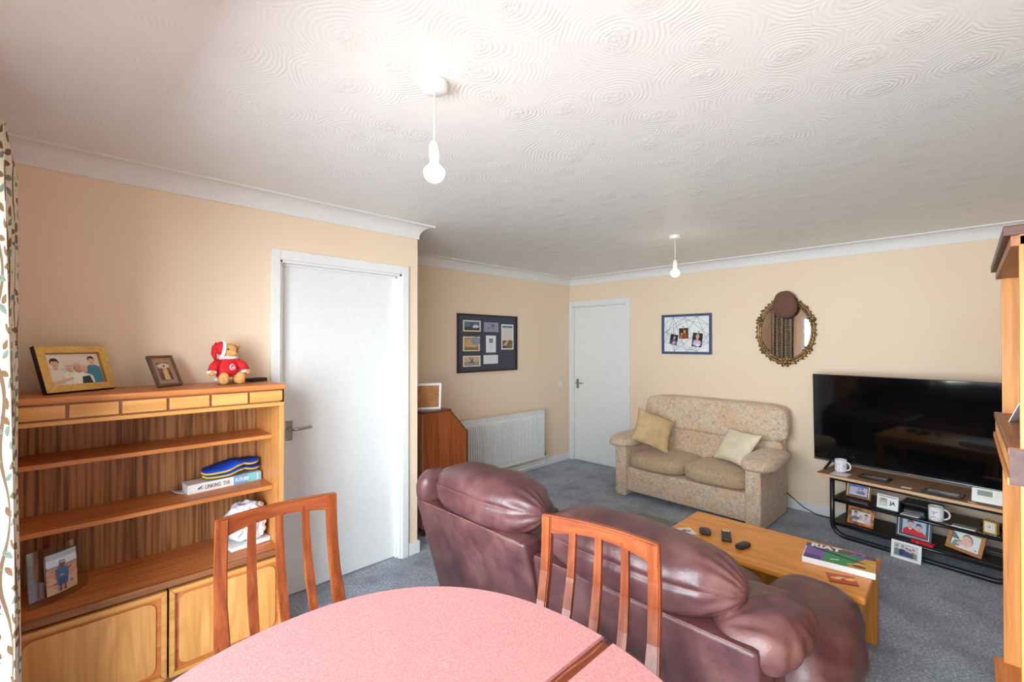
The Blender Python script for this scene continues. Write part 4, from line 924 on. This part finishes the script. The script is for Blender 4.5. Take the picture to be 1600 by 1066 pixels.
q = loc_z(1548, 868, LZ); rt = thing('router', 'low black box with cable at the lower shelf end', 'router', W3(q.x + .02, .25, LZ), SR); bx('case', 'black', rt, -.06, .06, -.05, .05, 0, .03, bev=.004); b = B(); tube(b, [(.02, .05, .015), (.05, .08, .05), (.03, .085, .10), (.0, .082, .14)], .003, 6); obj('cable', b, 'black', rt)
b = B(); q0 = on_x(1232, 776, XE - .03); pts = [Vector((XE - .03, q0.y + .05, .16)), Vector((XE - .03, q0.y - .02, .11)), Vector((XE - .04, q0.y - .12, .04)), Vector((XE - .06, q0.y - .22, .008)), Vector((XE - .07, q0.y - .36, .006)), Vector((XE - .05, q0.y - .6, .006)), Vector((XE - .05, q0.y - .8, .006))]
o = obj('power_cable', tube(b, pts, .004, 8), 'black'); tag(o, 'thin black cable running along the skirting from the fabric sofa', 'cable')
o = obj('floor_mat', box(B(), -.25, .25, -.17, .17, 0, .008, bev=.003), 'mat', loc=(3.44, 1.90, 0)); tag(o, 'plain olive mat lying on the carpet between the sofas', 'mat')

# ------------------------------------------------------------------ bureau and frame on it
bu = thing('bureau', 'mahogany writing bureau with a sloping front in the recess', 'bureau', (2.245, 3.345, 0))
u0, u1, v0, v1, BH = 2.02 - 2.245, 2.47 - 2.245, 3.0 - 3.345, 3.67 - 3.345, .975
pr = [(u0, .06), (u1, .06), (u1, .765), (u1 - .185, BH - .018), (u0, BH - .018)]
for y in (v0, v1 - .02): obj('side_panel', prism(B(), pr, y, y + .02, 'xz', .002), 'mahog', bu)
bx('back_panel', 'mahog_b', bu, u0 - .004, u0 + .006, v0, v1, .06, BH - .018)
bx('top', 'mahog_d', bu, u0 - .006, u1 - .178, v0 - .006, v1 + .006, BH - .018, BH, bev=.004)
obj('fall_front', prism(B(), [(u1 - .012, .765), (u1 + .004, .765), (u1 - .18, BH - .012), (u1 - .196, BH - .012)], v0 - .002, v1 + .002, 'xz', .002), 'mahog_d', bu)
for i in range(3):
    z = .10 + i * .215; dr = bx('drawer', 'mahog', bu, u1 - .02, u1 + .004, v0 + .025, v1 - .025, z, z + .205, bev=.003)
    for y in (-.18, .18): obj('knob', puff(B(), (u1 + .014, y, z + .1), (.013, .012, .012), 2, 5), 'gold_line', dr)
bx('front_stile', 'mahog_d', bu, u1 - .014, u1 + .001, v0 - .002, v0 + .022, .06, .765, bev=.001)
for x in (u0 + .03, u1 - .03):
    for y in (v0 + .03, v1 - .03): obj('foot', lathe(B(), [(.018, 0), (.026, .04), (.03, .062)], 12, (x, y, 0)), 'mahog_d', bu)
wf = thing('photo_frame', 'white frame seen from behind on top of the bureau', 'picture frame', (2.105, 3.10, BH), R(158), R(-7))
fw = frame_rails(.26, .215, .018, .022); obj('frame', fw, 'white_frame', wf); bx('hardboard_back', 'cork', wf, -.115, .115, -.004, -.001, .014, .20, bev=0)
b = B(); prism(b, [(-.03, .11), (.03, .17), (.055, .14), (.0, .02), (-.03, .02)], .0, .003, 'xz'); obj('stand', b, 'cork', wf)
for x, z in ((-.10, .12), (.10, .12)): bx('clip', 'brown_frame', wf, x - .006, x + .006, -.001, .002, z - .003, z + .003, bev=0)

# ------------------------------------------------------------------ radiator
ra = thing('radiator', 'white ribbed panel radiator on the wall behind the bureau', 'radiator', (3.46, 3.60, 0))
rx0, rx1, rz0, rz1 = -.69, .69, .145, .715
b = B(); n = 42; pr = []; st = (rx1 - rx0 - .03) / n
for i in range(n):
    a = rx0 + .015 + i * st; pr += [(a, 0), (a + st * .28, 0), (a + st * .42, -.018), (a + st * .86, -.018)]
pr.append((rx1 - .015, 0))
lo = [b.verts.new((x, y, rz0 + .05)) for x, y in pr]; hi = [b.verts.new((x, y, rz1 - .07)) for x, y in pr]
lo0 = [b.verts.new((x, 0, rz0 + .03)) for x, y in pr]; hi0 = [b.verts.new((x, 0, rz1 - .05)) for x, y in pr]
for A, Bq in ((lo0, lo), (lo, hi), (hi, hi0)):
    for i in range(len(pr) - 1): b.faces.new((A[i], A[i + 1], Bq[i + 1], Bq[i]))
obj('ribbed_panel', b, 'white_paint', ra)
b = B(); box(b, rx0, rx1, -.004, .012, rz0, rz0 + .032, bev=.002); box(b, rx0, rx1, -.004, .012, rz1 - .052, rz1 - .002, bev=.002); box(b, rx0, rx0 + .016, -.006, .06, rz0, rz1, bev=.003); box(b, rx1 - .016, rx1, -.006, .06, rz0, rz1, bev=.003); obj('casing', b, 'white_paint', ra)
bx('top_grille', 'white_paint', ra, rx0, rx1, -.006, .06, rz1 - .006, rz1, bev=.002)
bx('rear_panel', 'white_paint', ra, rx0 + .01, rx1 - .01, .05, .062, rz0, rz1 - .01)
for x in (-.4, .4): bx('wall_bracket', 'white_paint', ra, x - .015, x + .015, .06, .1045, .2, .66, bev=.001)
b = B(); tube(b, [(rx1 + .0, .02, .17), (rx1 + .03, .02, .17), (rx1 + .03, .02, .06), (rx1 + .0, .055, .05), (.3, .06, .05)], .0085, 8); obj('pipe', b, 'white_paint', ra)
obj('valve', lathe(B(), [(.013, 0), (.016, .01), (.016, .05), (.012, .055)], 14, (rx1 + .03, .02, .16)), 'chrome', ra)

# ------------------------------------------------------------------ wall pictures
pf = thing('aircraft_print_frame', 'black framed navy board of aircraft prints above the radiator', 'picture frame', (3.335, YB - .002, 1.205))
Wp, Hp = .872, .617; obj('frame', frame_rails(Wp, Hp, .018, .022), 'dark_frame', pf); bx('mount', 'navy_mount', pf, -Wp / 2 + .012, Wp / 2 - .012, -.010, -.001, .012, Hp - .012, bev=0)
def sub(xf0, xf1, zf0, zf1, fn, border=(240, 224, 196)):
    w_, h_ = (xf1 - xf0) * Wp, (zf1 - zf0) * Hp; p = Print(w_, h_, border); fn(p); p.build('print', pf, ((xf0 + xf1) / 2 - .5) * Wp, -.0115, zf0 * Hp)
def plane(p, cx, cy, s, c, a):
    q = p.h / p.w
    def T(pts): return [(cx + (x * cos(a) - y * sin(a)) * s * q, cy + (x * sin(a) + y * cos(a)) * s) for x, y in pts]
    p.poly(T([(-.5, -.03), (-.4, .05), (.35, .05), (.5, 0), (.35, -.05)]), c); p.poly(T([(-.05, 0), (-.22, .38), (-.12, .4), (.14, .02)]), c); p.poly(T([(-.05, 0), (-.22, -.38), (-.12, -.4), (.14, -.02)]), c); p.poly(T([(-.5, 0), (-.52, .16), (-.44, .16), (-.34, 0)]), c)
def f1(p): p.rect(.07, .1, .93, .9, (92, 120, 150)); p.rect(.07, .1, .93, .42, (72, 72, 66)); p.ell(.7, .46, .2, .14, (206, 216, 226)); plane(p, .5, .6, .7, (60, 76, 86), .5)
def f2(p): p.rect(0, 0, 1, 1, (152, 152, 172)); plane(p, .62, .64, .66, (80, 56, 84), .3); plane(p, .34, .36, .4, (76, 70, 92), 0)
def f3(p): p.rect(.07, .06, .93, .94, (176, 150, 122)); p.ell(.4, .5, .3, .4, (206, 168, 120)); p.ell(.76, .7, .3, .3, (150, 148, 160)); p.rect(.07, .06, .93, .26, (140, 112, 70)); plane(p, .34, .84, .22, (92, 78, 70), 0); plane(p, .7, .34, .3, (214, 200, 176), .6); plane(p, .17, .64, .14, (92, 78, 80), .4)
def f4(p): p.rect(.07, .09, .93, .91, (206, 180, 150)); p.rect(.07, .09, .93, .45, (150, 150, 158)); plane(p, .5, .5, .8, (66, 62, 66), -.8)
def f5(p): p.rect(.08, .04, .92, .95, (216, 208, 200)); p.rect(.08, .86, .92, .95, (96, 132, 168)); p.ell(.4, .84, .2, .03, (200, 210, 222)); p.rect(.08, .05, .92, .36, (112, 94, 74)); p.poly([(.1, .14), (.5, .38), (.7, .36), (.3, .1)], (196, 180, 176)); p.poly([(.5, .26), (.62, .38), (.86, .36), (.8, .24)], (176, 62, 54)); p.ell(.74, .16, .16, .06, (150, 110, 70)); p.poly([(.1, .06), (.2, .16), (.4, .14), (.4, .06)], (60, 56, 60))
def f6(p): p.rect(.32, .58, .68, .82, (56, 82, 100)); p.ell(.5, .7, .1, .08, (150, 170, 180)); [p.rect(.3, z, .7, z + .012, (170, 168, 172)) for z in (.48, .40, .28, .2)]
def f7(p): [p.rect(.25 + .05 * i, .3 + .16 * i, .6 + .08 * i, .33 + .16 * i, (206, 204, 208)) for i in range(3)]
sub(.085, .365, .70, .89, f1); sub(.415, .665, .70, .87, f2); sub(.085, .35, .365, .615, f3); sub(.085, .36, .10, .285, f4); sub(.715, .935, .385, .845, f5, (238, 232, 230)); sub(.45, .62, .335, .635, f6, (230, 228, 230)); sub(.41, .655, .135, .29, f7, (226, 224, 230))
k = N('picture_glass'); k.col((255, 255, 255)); k.b.inputs['Transmission Weight'].default_value = 1; k.b.inputs['IOR'].default_value = 1.12; m['pglass'] = k.fin(.03)

sf = thing('string_photo_frame', 'navy blue frame with crossed strings and three pegged photos', 'picture frame', (XE - .002, 2.132, 1.396), R(-90))
Ws, Hs = .546, .430; obj('frame', frame_rails(Ws, Hs, .026, .02), 'blue_frame', sf); bx('backing', 'paper', sf, -Ws / 2 + .02, Ws / 2 - .02, -.004, -.001, .02, Hs - .02, bev=0)
nails = [(-.24, .13), (-.24, .24), (-.24, .33), (.24, .12), (.24, .21), (.24, .31), (-.14, .40), (-.01, .40), (.12, .40), (-.13, .03), (0, .03), (.12, .03)]
for a, c in ((0, 6), (0, 7), (1, 7), (1, 8), (2, 9), (6, 10), (6, 5), (7, 11), (7, 4), (8, 9), (8, 3), (5, 9), (4, 10), (3, 10), (0, 11), (1, 11), (2, 6), (5, 8), (6, 9), (4, 11), (1, 3), (8, 5)):
    b = B(); tube(b, [(nails[a][0], -.012, nails[a][1]), (nails[c][0], -.012, nails[c][1])], .0010, 5); obj('string', b, 'string', sf)
def pegged(x, z, w_, h_, rot, fn):
    p = Print(w_, h_, (40, 36, 44)); fn(p); o = p.build('photo', sf, x, -.0145, z); o.rotation_euler = (0, rot, 0)
    b = B(); box(b, -.004, .004, -.004, .002, h_ - .012, h_ + .022, bev=.001); q = obj('peg', b, 'peg', sf); q.location = (x, -.0155, z); q.rotation_euler = (0, rot, 0)
def g1_(p): p.person(.55, .9, .34, (60, 44, 40), SK, (60, 110, 160), .3); p.rect(0, 0, 1, .42, (96, 84, 110)); p.ell(.6, .2, .25, .14, (206, 196, 190)); p.ell(.3, .3, .2, .12, (60, 60, 90))
def g2_(p): p.rect(0, 0, 1, 1, (72, 42, 30)); p.poly([(.1, 0), (.2, .6), (.5, .5), (.42, 0)], (214, 140, 80)); p.person(.62, .9, .36, (60, 36, 30), (222, 160, 120), (150, 70, 40), 0)
def g3_(p): p.rect(0, 0, 1, 1, (46, 34, 44)); p.person(.5, .9, .34, (196, 160, 110), (226, 170, 130), (196, 170, 206), .1); p.ell(.5, .2, .3, .16, (214, 196, 220)); p.ell(.6, .12, .2, .08, (240, 236, 240))
pegged(-.145, .105, .085, .11, R(12), g1_); pegged(-.02, .165, .10, .115, R(-2), g2_); pegged(.115, .08, .105, .145, R(7), g3_)

# ------------------------------------------------------------------ mirror with flat cap
mi = thing('oval_mirror', 'oval mirror in an ornate antique gilt frame on the far wall', 'mirror', (XE - .008, 1.188, 1.625), R(-88.6))
ra_, rb_ = .205, .262
b = B(); V = [b.verts.new((ra_ * cos(a), -.012, rb_ * sin(a))) for a in [2 * pi * i / 64 for i in range(64)]]; V2 = [b.verts.new((ra_ * cos(a), -.002, rb_ * sin(a))) for a in [2 * pi * i / 64 for i in range(64)]]
b.faces.new(V); b.faces.new(V2[::-1])
for i in range(64): b.faces.new((V[i - 1], V[i], V2[i], V2[i - 1]))
obj('glass', b, 'mirror', mi)
b = B()
def el(a, k=1., dy=0): return Vector((ra_ * k * cos(a), -.016 + dy, rb_ * k * sin(a)))
tube(b, [el(2 * pi * i / 64, 1.02) for i in range(64)], .011, 8, True); tube(b, [el(2 * pi * i / 64, 1.10) for i in range(64)], .014, 8, True)
obj('frame', b, 'gilt', mi)
random.seed(11)
for i in range(44):
    a = 2 * pi * i / 44; kk = 1.11 + .035 * (i % 2); c = el(a, kk, -.004); ang = a + (.9 if i % 2 else .3)
    Mx = Matrix.Translation(c) @ Matrix.Rotation(-ang, 4, 'Y'); obj('leaf_ornament', puff(B(), (0, 0, 0), (.022 + .005 * (i % 3), .009, .010), 1.7, 4, M4=Mx), 'gilt', mi)
for a, s in ((R(-90), 1.5), (R(22), 1.15), (R(158), 1.15), (R(-38), 1.25), (R(218), 1.25), (R(90), 1.4)):
    c = el(a, 1.09, -.008); b = B()
    for j in range(6):
        t_ = 2 * pi * j / 6; Mx = Matrix.Translation(c + Vector((.018 * s * cos(t_), 0, .018 * s * sin(t_)))) @ Matrix.Rotation(-t_, 4, 'Y'); puff(b, (0, 0, 0), (.016 * s, .010, .009 * s), 1.8, 4, M4=Mx)
    puff(b, tuple(c + Vector((0, -.006, 0))), (.013 * s, .010, .013 * s), 2, 4); obj('rosette', b, 'gilt', mi)
for sx in (-1, 1):
    c = el(R(-90), 1.13, -.006) + Vector((sx * .052, 0, .004)); obj('scroll', puff(B(), tuple(c), (.024, .010, .014), 1.8, 5), 'gilt', mi)
fc = thing('flat_cap', 'brown tweed flat cap hung over the top of the oval mirror', 'hat', (XE - .03, 1.178, 1.825), R(-90), R(4))
def capf(q):
    rdg = .06 * cos(q.x * 9) * max(0, -q.y) * max(0, q.z + .2); return Vector((q.x * (1 - .10 * q.z), q.y + rdg * -1, q.z))
obj('crown', puff(B(), (0, -.045, .045), (.098, .042, .122), 2.3, 18, .004, 25, fn=capf), 'tweed', fc)
obj('peak', prism(B(), [(.088 * cos(a) + .010, .02 + .112 * sin(a)) for a in [R(180 + 180 * i / 18) for i in range(19)]], -.018, -.006, 'xz', .003), 'hat_band', fc)
obj('lining', puff(B(), (.010, -.016, .045), (.088, .014, .105), 2.3, 10), 'hat_band', fc)

# ------------------------------------------------------------------ pendant bulbs
def pendant(lbl, x, y, zb, zh):
    t = thing('pendant_light', lbl, 'ceiling light', (x, y, HC), group='bare pendant bulbs')
    obj('ceiling_rose', lathe(B(), [(.044, 0), (.046, -.006), (.043, -.024), (.038, -.028), (.008, -.030)], 32), 'white_pl', t)
    z = zb - HC
    b = B(); tube(b, [(0, 0, -.028), (.001, 0, (z + .10) / 2), (0, 0, z + .095)], .0032, 8); obj('flex', b, 'cream_pl', t)
    h = obj('lamp_holder', lathe(B(), [(.006, z + .104), (.014, z + .096), (.0165, z + .082), (.0165, z + .050), (.014, z + .048), (.014, z + .040)], 20), 'cream_pl', t)
    obj('bulb', lathe(B(), [(.012, z + .040), (.014, z + .030), (.026, z + .016)] + [(.034 * cos(R(a)), z + .034 * sin(R(a)) * .95) for a in range(20, -91, -10)], 24), 'bulb', t, smooth=True)
pendant('bare lit bulb hanging on a cream flex above the dining table', .866, 1.224, 2.066, 0)
pendant('bare lit bulb hanging on a short flex near the far wall', 3.436, 1.622, 2.066, 0)
sw = thing('light_switch', 'small white light switch plate beside the far door', 'switch', (4.585, YB - .001, .99)); bx('plate', 'white_pl', sw, -.036, .036, -.009, 0, -.036, .036, bev=.003); bx('rocker', 'white_pl', sw, -.008, .008, -.013, -.008, -.014, .014, bev=.002)

# ------------------------------------------------------------------ tall wall unit on the right
X1, X2, UY, UB = 1.61, 2.41, -.088, -.50
wu = thing('wall_unit', 'tall open orange teak wall unit along the right wall', 'wall unit', ((X1 + X2) / 2, (UY + UB) / 2, 0))
ux, uy = (X1 + X2) / 2, (UY + UB) / 2
def ub(name, mat, a, c, d, e, f, g, bev=.002, par=wu): return bx(name, mat, par, a - ux, c - ux, d - uy, e - uy, f, g, bev=bev)
ub('side_panel', 'unit_wood', X1, X1 + .02, UB, UY, .373, 1.79); ub('side_panel', 'unit_wood', X2 - .02, X2, UB, UY, .373, 1.79)
ub('back_panel', 'stripe', X1 + .02, X2 - .02, UB, UB + .008, .373, 1.77, 0)
cn = ub('cornice', 'unit_edge', X1 - .003, X2 + .003, UB, UY + .026, 1.768, 1.792, .003)
ub('cornice_step', 'teak_dark', X1 + .0, X2, UB + .05, UY + .014, 1.742, 1.768, .003, wu)
sh = ub('shelf_box', 'teak_dark', X1 - .002, X2 + .002, UB + .008, UY + .010, 1.178, 1.258, .002)
ub('shelf_box_rail', 'teak', X1 - .002, X2 + .002, UY + .0, UY + .022, 1.172, 1.190, .003, sh); ub('shelf_box_top', 'teak_dark', X1 - .004, X2 + .004, UY - .03, UY + .020, 1.243, 1.262, .003, sh)
ub('shelf_box_end', 'unit_edge', X1 - .006, X1 - .001, UY - .02, UY + .018, 1.174, 1.26, .001, sh)
for i in range(5): a = X1 + .008 + i * (X2 - X1 - .01) / 5; ub('drawer_front', 'teak_light', a, a + (X2 - X1) / 5 - .012, UY + .006, UY + .017, 1.194, 1.24, .002, sh)
ub('worktop', 'teak', X1 - .01, X2 + .01, UB, UY + .024, .349, .373, .003)
ub('base_cabinet', 'unit_wood', X1, X2, UB, UY + .004, .04, .349); ub('plinth', 'teak_dark', X1 + .02, X2 - .02, UB, UY - .03, 0, .04)
for i in range(2): a = X1 + .004 + i * (X2 - X1) / 2; ub('cupboard_door', 'teak_door', a, a + (X2 - X1) / 2 - .008, UY + .004, UY + .018, .05, .343, .003)
q = on_y(1590, 648, UY - .02)
fcard = thing('folded_card', 'folded white card standing on the wall unit shelf', 'card', (2.16, UY - .045, 1.262), R(70))
b = B(); prism(b, [(-.03, 0), (-.028, 0), (.0, .072), (.028, 0), (.03, 0), (.0, .077)], -.04, .04, 'xz'); obj('card', b, 'paper', fcard)
